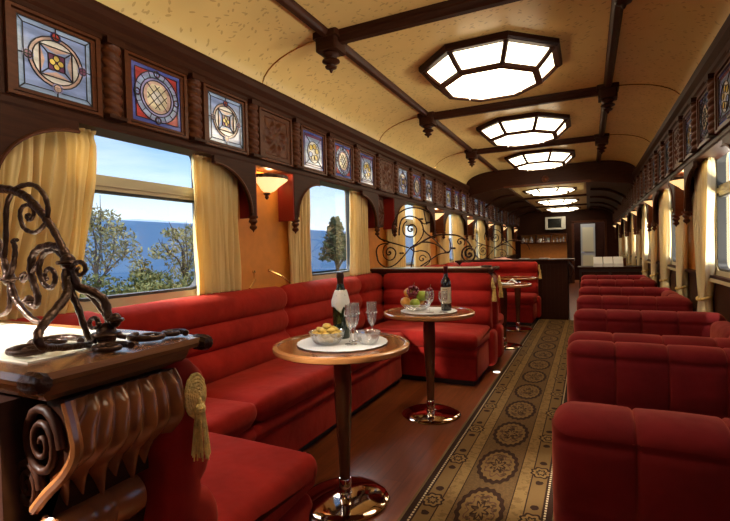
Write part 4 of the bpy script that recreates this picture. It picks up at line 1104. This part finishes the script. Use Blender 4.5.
# back bar
struct(MB().box(XL, -.42, YF, YF + .08, 0, 2.4).box(.50, XR, YF, YF + .08, 0, 2.4).box(-.42, .50, YF, YF + .08, 1.90, 2.4), 'wall_far', m_wood, smooth=False)
trim(MB().box(-2.0, -.60, YF - .02, YF, .80, 1.30), m_orange, smooth=False)
struct(MB().box(XL, XR, 17.55, 17.6, 0, 2.4), 'wall_end', m_wood, smooth=False)
trim(MB().box(-.46, -.39, YF - .03, YF + .02, 0, 1.95).box(.46, .53, YF - .03, YF + .02, 0, 1.95).box(-.46, .53, YF - .03, YF + .02, 1.90, 1.97), m_wood2, smooth=False)
d = thing('door_1', None, None, (-.15, 17.5, 0)); d['kind'] = 'structure'
dl = MB().box(-.22, .22, 17.42, 17.46, .02, 1.92).build('door_leaf', m_door, d, smooth=False)
MB().box(-.17, .17, 17.41, 17.42, .15, .85).box(-.17, .17, 17.41, 17.42, .98, 1.80).build('door_panel', m_cream, d, smooth=False)
MB().tube([(-.19, 17.42, .95), (-.19, 17.38, .95), (-.10, 17.38, .95)], .010, 8).build('door_handle', m_steel, dl)
t = thing('bottle_shelf', 'dark wall shelf of glassware above the orange bar panel', 'shelf', (-1.28, YF, 1.3))
for zz in (1.29, 1.56): MB().box(-1.98, -.60, YF - .22, YF, zz, zz + .03).build('shelf_board', m_wood2, t, smooth=False)
for x in (-1.98, -1.53, -1.07, -.62): MB().box(x, x + .025, YF - .21, YF, 1.32, 1.56).build('divider', m_wood2, t, smooth=False)
MB().box(-1.96, -.62, YF - .012, YF - .002, 1.32, 1.56).build('shelf_back', m_orange, t, smooth=False)
items = [(-1.90, .17, .05, 'white'), (-1.80, .14, .04, 'glass'), (-1.66, .20, .075, 'glass'), (-1.45, .19, .03, 'glass'), (-1.38, .12, .04, 'white'), (-1.29, .21, .028, 'glass'), (-1.21, .16, .035, 'glass'), (-1.13, .14, .045, 'white'),
         (-.98, .16, .03, 'glass'), (-.88, .18, .03, 'glass'), (-.78, .13, .04, 'glass'), (-.69, .20, .028, 'glass')]
for i, (x, h, r, k) in enumerate(items):
    z = 1.3205
    pr = [(0, z), (r, z), (r, z + h * .6), (r * .45, z + h * .78), (r * .4, z + h), (0, z + h)] if h > .15 else [(0, z), (r * .7, z), (r, z + h), (r * .93, z + h), (r * .62, z + .01), (0, z + .01)]
    o = MB().lathe(x, YF - .11, pr, 16).build('bar_bottle' if h > .15 else 'bar_cup', m_white if k == 'white' else m_crystal)
    tag(o, '%s %s on the bar shelf, %s from its window end' % ('pale' if k == 'white' else 'clear glass', 'bottle' if h > .15 else 'cup', ORD[i]), 'bottle' if h > .15 else 'cup', 'glassware on the bar shelf')
t = thing('television', 'small grey boxy television mounted high on the bar wall', 'television', (-.91, YF - .2, 1.72))
MB().prism(rpoly([(-1.21, 1.72), (-.62, 1.72), (-.62, 2.11), (-1.21, 2.11)], .02, 3), lambda p, q, a: (p, a, q), YF - .30, YF - .24).prism(rpoly([(-1.16, 1.74), (-.67, 1.74), (-.67, 2.08), (-1.16, 2.08)], .02, 3), lambda p, q, a: (p, a, q), YF - .24, YF - .01).build('shell', m_tv, t, smooth=False)
MB().box(-1.13, -.74, YF - .306, YF - .299, 1.77, 2.06).build('screen', m_screen, t, smooth=False)
MB().box(-1.1, -.7, YF - .25, YF, 1.70, 1.72).build('wall_bracket', m_black, t, smooth=False)
# buffet with white slanted boxes on the right
t = thing('buffet_cabinet', 'low dark buffet cabinet past the last tufted bench', 'cabinet', (.2, 8.9, 0))
MB().box(-.14, XR - .05, 8.62, 9.1, 0, .80).build('body', m_woodx, t, smooth=False)
MB().box(-.17, XR - .04, 8.58, 9.14, .80, .83).build('top', m_wood, t, smooth=False)
for k in range(2): MB().box(-.10 + .44 * k, .30 + .44 * k, 8.605, 8.62, .08, .75).build('door', m_wood, t, smooth=False).name
MB().prism([(8.98, .83), (9.10, .83), (9.10, .96), (9.05, .96)], lambda p, q, a: (a, p, q), .10, .58).build('back_rail', m_wood2, t, smooth=False)
for k, w in enumerate(('aisle end', 'middle', 'window end')):
    x = .08 + .15 * k
    o = MB().prism([(8.66, .8305), (8.95, .8305), (8.95, .99), (8.80, .99), (8.66, .885)], lambda p, q, a: (a, p, q), x, x + .137).build('white_box', m_white, smooth=False)
    tag(o, 'white slant-fronted box on the buffet, at the %s of three' % w, 'box', 'white boxes on the buffet')
# things left lying on the counter
o = MB().grid(14, 10, lambda u, v: (-1.50 + .34 * u + .02 * sin(v * 7), 8.12 + .2 * v, .992 + .035 * abs(sin(u * 6 + v * 3)) * sin(PI * u) * sin(PI * v))).build('pink_cloth', m_paperpink)
o.modifiers.new('cloth', 'SOLIDIFY').thickness = .004; tag(o, 'crumpled pink cloth left on the bar counter', 'cloth')
for i, (x, z, lab) in enumerate(((-.98, .9855, 'lower small white plate on the bar counter'), (-.66, .9855, 'white plate near the aisle end of the bar counter'))):
    o = MB().lathe(x, 8.25, [(0, z), (.05, z), (.09, z + .012), (.088, z + .016), (.05, z + .005), (0, z + .005)], 28).build('plate', m_white); tag(o, 'small white plate %s of the bar counter' % ('in the middle' if i == 0 else 'at the aisle end'), 'plate', 'plates on the bar counter')
# little recessed floor light by the bench end
t = thing('floor_light', 'small round lit floor spot beside the end of the screen bench', 'floor lamp', (-.80, 4.50, 0))
MB().lathe(0, 0, [(0, .001), (.046, .001), (.046, .004), (.036, .006), (.034, .003), (0, .003)], 24).build('bezel', m_steel, t, local=True)
MB().lathe(0, 0, [(0, .0035), (.034, .0035), (.034, .0055), (0, .0062)], 24).build('lens', mat_emit('floor_spot_lens', (1, .9, .75), 4), t, local=True)
# ------------------------------------------------------------------ on the tables
def doily(label, x, y, z, r):
    mb = MB(); n = 72
    rs = [r * (1 + .022 * abs(sin(k * PI / 3))) for k in range(n)]
    vs = [(x + q * cos(2 * PI * k / n), y + q * sin(2 * PI * k / n), z + h) for h in (.0009, .0028) for k, q in enumerate(rs)]
    mb.add(vs, [tuple(range(n - 1, -1, -1)), tuple(range(n, 2 * n))] + [(k, (k + 1) % n, n + (k + 1) % n, n + k) for k in range(n)])
    return tag(mb.build('lace_doily', m_lace, ang=30), label, 'doily', 'round lace doilies')
Z1, Z2 = .7608, .7528
doily('white lace doily under the champagne bottle and crystal', T1[0], T1[1] + .01, Z1, .215)
doily('white lace doily under the fruit bowl and wine', T2[0], T2[1], Z2, .20)
z = Z1 + .003
# champagne
bx, by = -1.125, 2.035
t = thing('champagne_bottle', 'green champagne bottle with a white napkin round its neck', 'bottle', (bx, by, z))
MB().lathe(0, 0, [(0, 0), (.040, 0), (.043, .006), (.043, .15), (.041, .18), (.034, .215), (.022, .25), (.016, .275), (.0145, .30), (0, .30)], 32).build('bottle_body', m_bottle, t, local=True)
MB().lathe(0, 0, [(.0165, .262), (.0165, .298), (.019, .302), (.019, .318), (.0165, .332), (0, .334)], 24).build('foil_cap', m_foil, t, local=True)
def nap(u, v):
    a = 2 * PI * u; zz = .243 - .085 * v - .045 * v * max(0, cos(a + .2)) ; 
    rr = .0255 + .0195 * min(1, max(0, (.245 - zz)) / .06) ** .8 + .003 * sin(a * 5 + v * 3)
    return (rr * cos(a), rr * sin(a), zz)
o = MB().grid(48, 12, nap, closed_u=True).build('neck_napkin', m_white, t, local=True, ang=80); o.modifiers.new('cloth', 'SOLIDIFY').thickness = .002
# crystal bowl of crisps
def bowl(label, x, y, z, r, h, mat=None, group=None):
    t = thing('crystal_bowl', label, 'bowl', (x, y, z), group)
    def fn(u, v):
        a = 2 * PI * u; k = v if v < .5 else 1 - v; s = k * 2
        rr = r * (.45 + .55 * s ** .6); zz = h * s ** 1.5
        if v > .5: rr -= .006; zz = max(zz, .008)
        rr *= 1 + .02 * sin(a * 14) * (v < .5) + .02 * s * sin(a * 7)
        return (rr * cos(a), rr * sin(a), zz)
    mb = MB().grid(84, 20, fn, closed_u=True)
    mb.lathe(0, 0, [(0, .0), (r * .45, .0), (r * .45, .008), (0, .008)], 28)
    mb.build('bowl_wall', mat or m_crystal, t, local=True, ang=25)
    return t
bw = (-1.115, 1.875)
bowl('cut crystal bowl filled with golden crisps', bw[0], bw[1], z, .085, .062)
def crisp(x, y, zz, r, label, k):
    mb = MB(); mb.ball((0, 0, 0), r, 14, sq=(1, .9, .62))
    mb.v = [(vx * (1 + .25 * noise.noise((vx * 60 + k * 5, vy * 60, vz * 60))), vy * (1 + .25 * noise.noise((vx * 60, vy * 60 + k * 3, vz * 60))), vz * (1 + .5 * noise.noise((vx * 50, vy * 50, vz * 50 + k)))) for vx, vy, vz in mb.v]
    mb.v = [(vx + x, vy + y, vz + zz) for vx, vy, vz in mb.v]
    return tag(mb.build('golden_crisp', m_snack), label, 'snack', 'golden crisps in the crystal bowl')
k = 0
for n, rr, zz in ((6, .038, .026), (7, .052, .049), (5, .030, .066), (1, 0, .083)):
    for i in range(n):
        a = 2 * PI * i / n + zz * 50; k += 1
        crisp(bw[0] + rr * cos(a), bw[1] + rr * sin(a), z + zz, .0195 + .003 * (k % 3), 'golden puffed crisp heaped in the cut crystal bowl', k)
# flutes and the second crystal bowl
def flute(label, x, y, z, s=1.0):
    t = thing('champagne_flute', label, 'glass', (x, y, z), 'champagne flutes on the front table')
    MB().lathe(0, 0, [(0, .07), (.006, .071), (.017, .085), (.023, .11), (.0255, .145), (.0245, .185), (.0232, .185), (.024, .145), (.0215, .11), (.0155, .088), (0, .076)], 28).build('flute_bowl', m_crystal, t, local=True)
    MB().lathe(0, 0, [(.003, .006), (.0035, .04), (.006, .055), (.0035, .065), (.006, .0715)], 14).build('stem', m_crystal, t, local=True)
    MB().lathe(0, 0, [(0, 0), (.029, 0), (.029, .002), (.006, .006), (0, .008)], 28).build('foot', m_crystal, t, local=True)
    mb = MB()
    for q in range(10):
        a = 2 * PI * q / 10; mb.ball((.0258 * cos(a), .0258 * sin(a), .135), .0035, 6)
    mb.build('etched_dots', m_lace, t, local=True)
    return t
f0 = flute('champagne flute standing between the crisp bowl and the empty bowl', -1.005, 1.905, z)
copy_tree(f0, (-1.02, 1.975, z), 'champagne flute standing closest to the napkined bottle')
copy_tree(f0, (-.955, 2.035, z), 'champagne flute standing behind the small empty crystal bowl')
bowl('small empty cut crystal bowl among the champagne flutes', -.935, 1.945, z, .060, .058)
# ---- fruit table
z = Z2 + .003
fb = (-1.135, 3.19)
bowl('shallow glass fruit bowl on the second table', fb[0], fb[1], z, .105, .05, m_wineglass)
def apple(label, x, y, zz, r):
    t = thing('green_apple', label, 'apple', (x, y, zz), 'green apples in the fruit bowl')
    mb = MB()
    def fn(u, v):
        a = 2 * PI * u; th = PI * v; rr = r * (sin(th) ** .85) * (1 + .03 * cos(5 * a) * (v > .6)); z0 = r * .92 * cos(th) - .25 * r * math.exp(-(sin(th) * 3.2) ** 2) * (1 if v < .5 else -.7)
        return (rr * cos(a), rr * sin(a), z0)
    mb.grid(24, 18, fn, closed_u=True).build('flesh', m_apple, t, local=True, ang=180)
    MB().tube([(0, 0, r * .62), (.002, .001, r * .9), (.006, .002, r * 1.08)], .0018, 6).build('stalk', m_stem, t, local=True)
apple('green apple at the front of the fruit bowl', fb[0] + .012, fb[1] - .062, z + .058, .037)
apple('larger green apple on top of the fruit, beside the wine glass', fb[0] + .055, fb[1] - .018, z + .108, .043)
def fruit(label, x, y, zz, r):
    t = thing('orange', label, 'orange', (x, y, zz), 'oranges in the fruit bowl')
    MB().ball((0, 0, 0), r, 22, sq=(1, 1, .95)).build('peel', m_orangef, t, local=True)
    MB().ball((0, 0, r * .93), .004, 8, sq=(1, 1, .5)).build('stem_button', m_stem, t, local=True)
fruit('orange low in the fruit bowl on its window side', fb[0] - .070, fb[1] - .035, z + .062, .038)
fruit('orange resting high beside the large grape bunch', fb[0] - .058, fb[1] + .0, z + .128, .036)
fruit('orange half hidden at the back of the fruit bowl', fb[0] + .005, fb[1] + .055, z + .070, .038)
def grapes(label, x, y, zz, n, ax, seed):
    t = thing('grape_bunch', label, 'grapes', (x, y, zz), 'bunches of red grapes')
    r = random.Random(seed); stem = []
    for i in range(n):
        a = r.random() * 2 * PI; h = r.random() * 2 - 1; q = math.sqrt(1 - h * h)
        c = (ax[0] * q * cos(a), ax[1] * q * sin(a), ax[2] * h)
        MB().ball(c, .0105 + .002 * r.random(), 10).build('grape', m_grape, t, local=True)
    MB().tube([(0, 0, -ax[2] * .5), (0, 0, ax[2] * .8), (.01, .005, ax[2] + .03)], .0025, 6).build('stalk', m_stem, t, local=True)
grapes('large bunch of red grapes crowning the fruit bowl', fb[0] - .012, fb[1] - .028, z + .135, 44, (.038, .034, .040), 3)
grapes('small bunch of red grapes behind the larger green apple', fb[0] + .092, fb[1] + .03, z + .118, 24, (.026, .024, .040), 5)
# wine
wx, wy = -.925, 3.24
t = thing('wine_bottle', 'dark red wine bottle with a cream label beside the fruit', 'bottle', (wx, wy, z))
MB().lathe(0, 0, [(0, 0), (.034, 0), (.037, .005), (.037, .19), (.034, .212), (.022, .232), (.0145, .246), (.0138, .315), (0, .315)], 32).build('bottle_body', m_redbottle, t, local=True)
MB().lathe(0, 0, [(.0142, .245), (.0148, .30), (.016, .302), (.016, .312), (.0148, .318), (0, .319)], 24).build('capsule', mat_plain('wine_capsule', (.10, .012, .015), .3, metal=.3), t, local=True)
mb = MB().lathe(0, 0, [(.0372, .055), (.0376, .055), (.0376, .17), (.0372, .17)], 30, arc=(-2.9, -.1))
lb = mb.build('label', m_label, t, local=True)
mb = MB()
for i, (zz, a0, a1) in enumerate(((.152, -2.0, -1.1), (.140, -2.1, -1.0), (.118, -1.9, -1.2), (.085, -2.0, -1.1), (.075, -1.9, -1.2))): mb.lathe(0, 0, [(.0377, zz), (.0379, zz), (.0379, zz + .003), (.0377, zz + .003)], 10, arc=(a0, a1))
mb.build('label_print', m_foil, lb, local=True)
def wineglass(label, x, y, z):
    t = thing('wine_glass', label, 'glass', (x, y, z), 'wine glasses by the wine bottle')
    MB().lathe(0, 0, [(0, .062), (.008, .064), (.024, .078), (.031, .10), (.0325, .12), (.029, .15), (.028, .15), (.0312, .12), (.0295, .10), (.022, .081), (0, .068)], 28).build('glass_bowl', m_wineglass, t, local=True)
    MB().lathe(0, 0, [(.003, .005), (.003, .055), (.007, .063)], 12).build('stem', m_wineglass, t, local=True)
    MB().lathe(0, 0, [(0, 0), (.030, 0), (.030, .002), (.005, .006), (0, .007)], 28).build('foot', m_wineglass, t, local=True)
    return t
w0 = wineglass('wine glass between the fruit and the wine bottle', -1.005, 3.10, z)
copy_tree(w0, (-.915, 3.125, z), 'wine glass standing just in front of the wine bottle')
# ---- far booth table
z = .7608
for i, (dx, dy, lab) in enumerate(((-.06, -.10, 'bright folded white napkin at the near side of the far booth table'), (.10, .02, 'folded white napkin at the aisle side of the far booth table'))):
    def nf(u, v, dx=dx, dy=dy): return (T3[0] + dx + (u - .5) * .13, T3[1] + dy + (v - .5) * .12, z + .004 + .055 * (1 - abs(2 * u - 1)) * (.8 + .2 * sin(v * 9)))
    o = MB().grid(12, 10, nf).build('folded_napkin', m_white, ang=60); o.modifiers.new('cloth', 'SOLIDIFY').thickness = .004
    tag(o, lab, 'napkin', 'napkins on the far booth table')
o = MB().lathe(T3[0] + .07, T3[1] - .16, [(0, z), (.05, z), (.085, z + .010), (.083, z + .014), (.05, z + .005), (0, z + .005)], 28).build('plate', m_white); tag(o, 'white plate at the front edge of the far booth table', 'plate')

# ------------------------------------------------------------------ outside: shore, trees and the lake
def shore(u, v): 
    x = XL - .5 - 14 * u; y = -12 + 60 * v
    return (x, y, .30 + .22 * sin(y * .7) * sin(u * 3) - .10 * u + .3 * noise.noise((x * .3, y * .3, 0)) * .5)
struct(MB().grid(20, 60, shore), 'ground', m_grass)
def lake(u, v):
    d = 9 + 300 * u ** 2; return (-d, -150 + 900 * v, -.35 + .0925 * d)
struct(MB().grid(14, 14, lake), 'lake', m_water)
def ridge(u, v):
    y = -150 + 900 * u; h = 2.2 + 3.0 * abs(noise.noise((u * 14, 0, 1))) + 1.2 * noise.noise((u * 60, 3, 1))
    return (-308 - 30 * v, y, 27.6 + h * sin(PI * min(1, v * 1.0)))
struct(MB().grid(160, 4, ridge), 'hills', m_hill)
def leaves(mb, c, ax, n, size, rnd, shell=.35):
    for i in range(n):
        a = rnd.random() * 2 * PI; h = rnd.random() * 2 - 1; q = math.sqrt(1 - h * h); r = shell + (1 - shell) * rnd.random() ** .6
        p = Vector((c[0] + ax[0] * r * q * cos(a), c[1] + ax[1] * r * q * sin(a), c[2] + ax[2] * r * h))
        d = Vector((rnd.random() - .5, rnd.random() - .5, rnd.random() - .5)).normalized(); e = d.orthogonal().normalized()
        s = size * (.6 + .8 * rnd.random())
        mb.add([p - d * s, p + e * s * .35, p + d * s, p - e * s * .35], [(0, 1, 2, 3)])
def tree(name, label, x, y, z0, h, clumps, lmat, seed, lsize, n, group=None, lean=0.0, cat='tree'):
    rnd = random.Random(seed); t = thing(name, label, cat, (x, y, z0), group)
    mb = MB(); br = MB(); top = Vector((x, y + lean, z0 + h * .55))
    mb.tube(spline([(x, y, z0), (x + .03, y + lean * .4, z0 + h * .25), tuple(top)], 4), [.045 * (1 - .06 * k) for k in range(9)], 7)
    fo = MB()
    for c in clumps:
        p = Vector((x + c[0], y + c[1], z0 + c[2]))
        st = Vector((x, y + lean * .3, z0 + h * (.12 + .2 * rnd.random())))
        mid = (st + p) / 2 + Vector((rnd.random() * .1, rnd.random() * .1, .08))
        br.tube(spline([tuple(st), tuple(mid), tuple(p)], 4), [.022 * (1 - .09 * k) for k in range(9)], 5)
        for q in range(5):
            e = p + Vector((rnd.random() - .5, rnd.random() - .5, rnd.random() - .3)) * 2 * max(c[3])
            br.tube([tuple((mid + p) / 2), tuple((p + e) / 2 + Vector((0, 0, .03))), tuple(e)], [.009, .006, .003], 4)
        leaves(fo, p, c[3], int(n * c[4]), lsize, rnd)
    mb.build('trunk', m_bark, t); br.build('branches', m_bark, t); fo.build('foliage', lmat, t, smooth=False)
    return t
tree('willow_tree', 'loose olive willow outside, beside the swept-aside curtain', -7.0, 4.70, .35, 1.75,
     [(0, -.35, 1.05, (.3, .32, .3), 1), (.1, .05, 1.35, (.3, .35, .3), 1.2), (0, .38, 1.15, (.3, .3, .28), 1), (0, .1, .85, (.3, .35, .25), .7), (.1, -.15, 1.50, (.25, .25, .16), .5), (0, .62, .95, (.2, .2, .2), .5)], m_leafo, 1, .036, 330)
tree('hawthorn_tree', 'spreading young hawthorn outside, beside the gathered far-edge curtain of the first window', -7.0, 6.45, .30, 1.75,
     [(0, -.45, .98, (.25, .28, .18), .6), (.1, 0, 1.15, (.3, .35, .25), .9), (0, .4, 1.05, (.3, .35, .28), .9), (0, .05, .70, (.3, .4, .25), .8), (.1, -.3, 1.32, (.2, .25, .12), .4), (0, .35, 1.40, (.2, .25, .12), .4), (0, .6, .7, (.25, .3, .25), .6)], m_leafo, 2, .036, 330)
tree('shrub', 'small loose shrub outside between the willow and the hawthorn', -7.3, 5.75, .42, .75, [(0, 0, .55, (.2, .22, .22), 1), (0, .05, .35, (.22, .25, .2), 1)], m_leafo, 3, .036, 300, cat='shrub')
pc = []
for i in range(10):
    zz = .75 + .13 * i; w = .52 * (1 - (i / 10.5)) + .06
    for q in range(4):
        a = q * PI / 2 + i; pc.append((w * .6 * cos(a), w * .6 * sin(a), zz, (w * .55, w * .55, .09), .16))
tree('pine_tree', 'dark pine standing in the second window above the champagne bottle', -7.0, 12.45, .25, 2.0, pc, m_leafp, 4, .06, 420)
bs = [(-5.3, 3.0, .50), (-6.4, 3.9, .62), (-5.2, 4.2, .50), (-6.3, 5.2, .60), (-5.2, 5.5, .48), (-6.3, 6.5, .58), (-5.2, 6.8, .46)]
for i, (x, y, h) in enumerate(bs):
    rnd = random.Random(40 + i); t = thing('bush', '%s dense green bush on the shore outside, below the willow and hawthorn' % ORD[i], 'bush', (x, y, .3), 'bushes along the shore')
    fo = MB(); 
    for q in range(4): leaves(fo, (x + rnd.random() * .6 - .3, y + rnd.random() * .7 - .35, .34 + h * .5), (.42, .48, h * .55), 520, .032, rnd, .55)
    fo.build('foliage', m_leafb, t, smooth=False)
    sm = MB()
    for q in range(6): sm.tube([(x, y, .25), (x + rnd.random() * .5 - .25, y + rnd.random() * .6 - .3, .3 + h * .6)], .012, 5)
    sm.build('stems', m_bark, t)
for i, (x, y, h) in enumerate([(-7.2, 10.7, .38), (-7.4, 11.6, .22), (-7.0, 13.4, .22)]):
    rnd = random.Random(70 + i); t = thing('low_shrub', '%s low waterside shrub seen through the second window, from the near side' % ORD[i], 'shrub', (x, y, .3), 'low shrubs at the water')
    fo = MB(); leaves(fo, (x, y, .32 + h * .5), (.35, .4, h * .6), 420, .035, rnd, .4); fo.build('foliage', m_leafo, t, smooth=False)
    MB().tube([(x, y, .2), (x + .03, y + .05, .32 + h * .7)], .012, 5).build('stems', m_bark, t)

# ------------------------------------------------------------------ light
sc = bpy.context.scene
w = bpy.data.worlds.new('sky'); sc.world = w; w.use_nodes = True; nt = w.node_tree
bg = nt.nodes['Background']; tc = N(nt, 'ShaderNodeTexCoord'); sp = N(nt, 'ShaderNodeSeparateXYZ'); nt.links.new(tc.outputs['Generated'], sp.inputs[0])
r = ramp(nt, [(0, (.30, .30, .28)), (.49, (.85, .88, .88)), (.545, (.72, .86, .95)), (.575, (.46, .67, .90)), (.615, (.24, .45, .80)), (.8, (.12, .28, .65))])
ma = N(nt, 'ShaderNodeMath', operation='MULTIPLY_ADD'); ma.inputs[1].default_value = .5; ma.inputs[2].default_value = .5
nt.links.new(sp.outputs[2], ma.inputs[0]); nt.links.new(ma.outputs[0], r.inputs['Fac'])
cn = N(nt, 'ShaderNodeTexNoise', Scale=3.0, Detail=5); mp = N(nt, 'ShaderNodeMapping'); mp.inputs['Scale'].default_value = (1, 1, 6)
nt.links.new(tc.outputs['Generated'], mp.inputs['Vector']); nt.links.new(mp.outputs['Vector'], cn.inputs['Vector'])
cr = ramp(nt, [(.5, (0, 0, 0)), (.8, (.5, .5, .5))]); nt.links.new(cn.outputs['Fac'], cr.inputs['Fac'])
mx = N(nt, 'ShaderNodeMix', data_type='RGBA'); nt.links.new(cr.outputs['Color'], mx.inputs[0]); nt.links.new(r.outputs['Color'], mx.inputs[6]); mx.inputs[7].default_value = (.9, .93, .96, 1)
nt.links.new(mx.outputs[2], bg.inputs['Color']); bg.inputs['Strength'].default_value = SKY

def light(name, typ, loc, energy, col, target=None, size=None, size_y=None, spread=None, direction=None):
    l = bpy.data.lights.new(name, typ); l.energy = energy; l.color = col
    if size: 
        if typ == 'AREA': l.size = size; l.shape = 'RECTANGLE' if size_y else 'DISK'
        else: l.shadow_soft_size = size
    if size_y: l.size_y = size_y
    if spread: l.spread = spread
    o = bpy.data.objects.new(name, l); o.location = loc; COL.objects.link(o)
    if target is not None: direction = Vector(target) - Vector(loc)
    if direction is not None: o.rotation_euler = Vector(direction).to_track_quat('-Z', 'Y').to_euler()
    return o
light('door_fill', 'POINT', (-.2, 16.8, 2.1), 9, (1, .85, .65), size=.1)  # added point light without a fixture, brightens the far door
sun = light('sun', 'SUN', (10, -5, 30), SUN, (1, .93, .80), direction=(-.27, .16, -.95)); sun.data.angle = .01
for y in [1.36] + LY: light('lamp_glow', 'AREA', (LC, y, 2.40), LAMP, (1, .80, .55), direction=(0, 0, -1), size=.55)
light('lamp_glow', 'AREA', (LC, -.66, 2.40), LAMP0, (1, .80, .55), direction=(0, 0, -1), size=.55)
for y in (9.95, 12.45, 15.1): light('bar_lamp_glow', 'AREA', (LC, y, 2.22), LAMP * .35, (1, .82, .6), direction=(0, 0, -1), size=.5)
light('ledge_sun_fill', 'AREA', (XL - 1.0, -1.3, 2.6), LEDGE, (1, .95, .86), target=(-1.62, .65, 1.0), size=.35, spread=1.0)  # added area light outside the wall, stands in for sun on the ledge
for c in WC[:6]:
    light('window_daylight', 'AREA', (XL - 1.1, c, 2.75), DAYL, (.95, .97, 1), target=(XL, c, 1.45), size=1.0, size_y=.8)
    light('window_daylight', 'AREA', (XR + 1.44, c, .55), DAYR, (1, .93, .78), target=(XR, c, 1.42), size=1.0, size_y=.6)

# ------------------------------------------------------------------ camera
cam = bpy.data.cameras.new('camera'); co = bpy.data.objects.new('camera', cam); COL.objects.link(co)
Xc = Vector((.90021261, .01366815, -.43523607)); Yc = Vector((.43470611, .030215, .90006536)); Zc = Vector((-.02545289, .99944997, -.02125829))
right = Vector((Xc[0], Yc[0], Zc[0])); up = Vector((Xc[1], Yc[1], Zc[1])); fw = Vector((Xc[2], Yc[2], Zc[2]))
co.matrix_world = Matrix(((right[0], up[0], -fw[0], 0), (right[1], up[1], -fw[1], 0), (right[2], up[2], -fw[2], 1.2), (0, 0, 0, 1)))
cam.sensor_width = 36; cam.lens = 461.725 * 36 / 730; cam.clip_end = 2000; cam.clip_start = .02
sc.camera = co
sc.view_settings.view_transform = 'Standard'; sc.view_settings.look = 'None'; sc.view_settings.gamma = 1; sc.view_settings.use_curve_mapping = False
sc.view_settings.exposure = EXPO
sc.cycles.use_denoising = True; sc.cycles.max_bounces = 8; sc.cycles.transparent_max_bounces = 24; sc.cycles.sample_clamp_indirect = 6
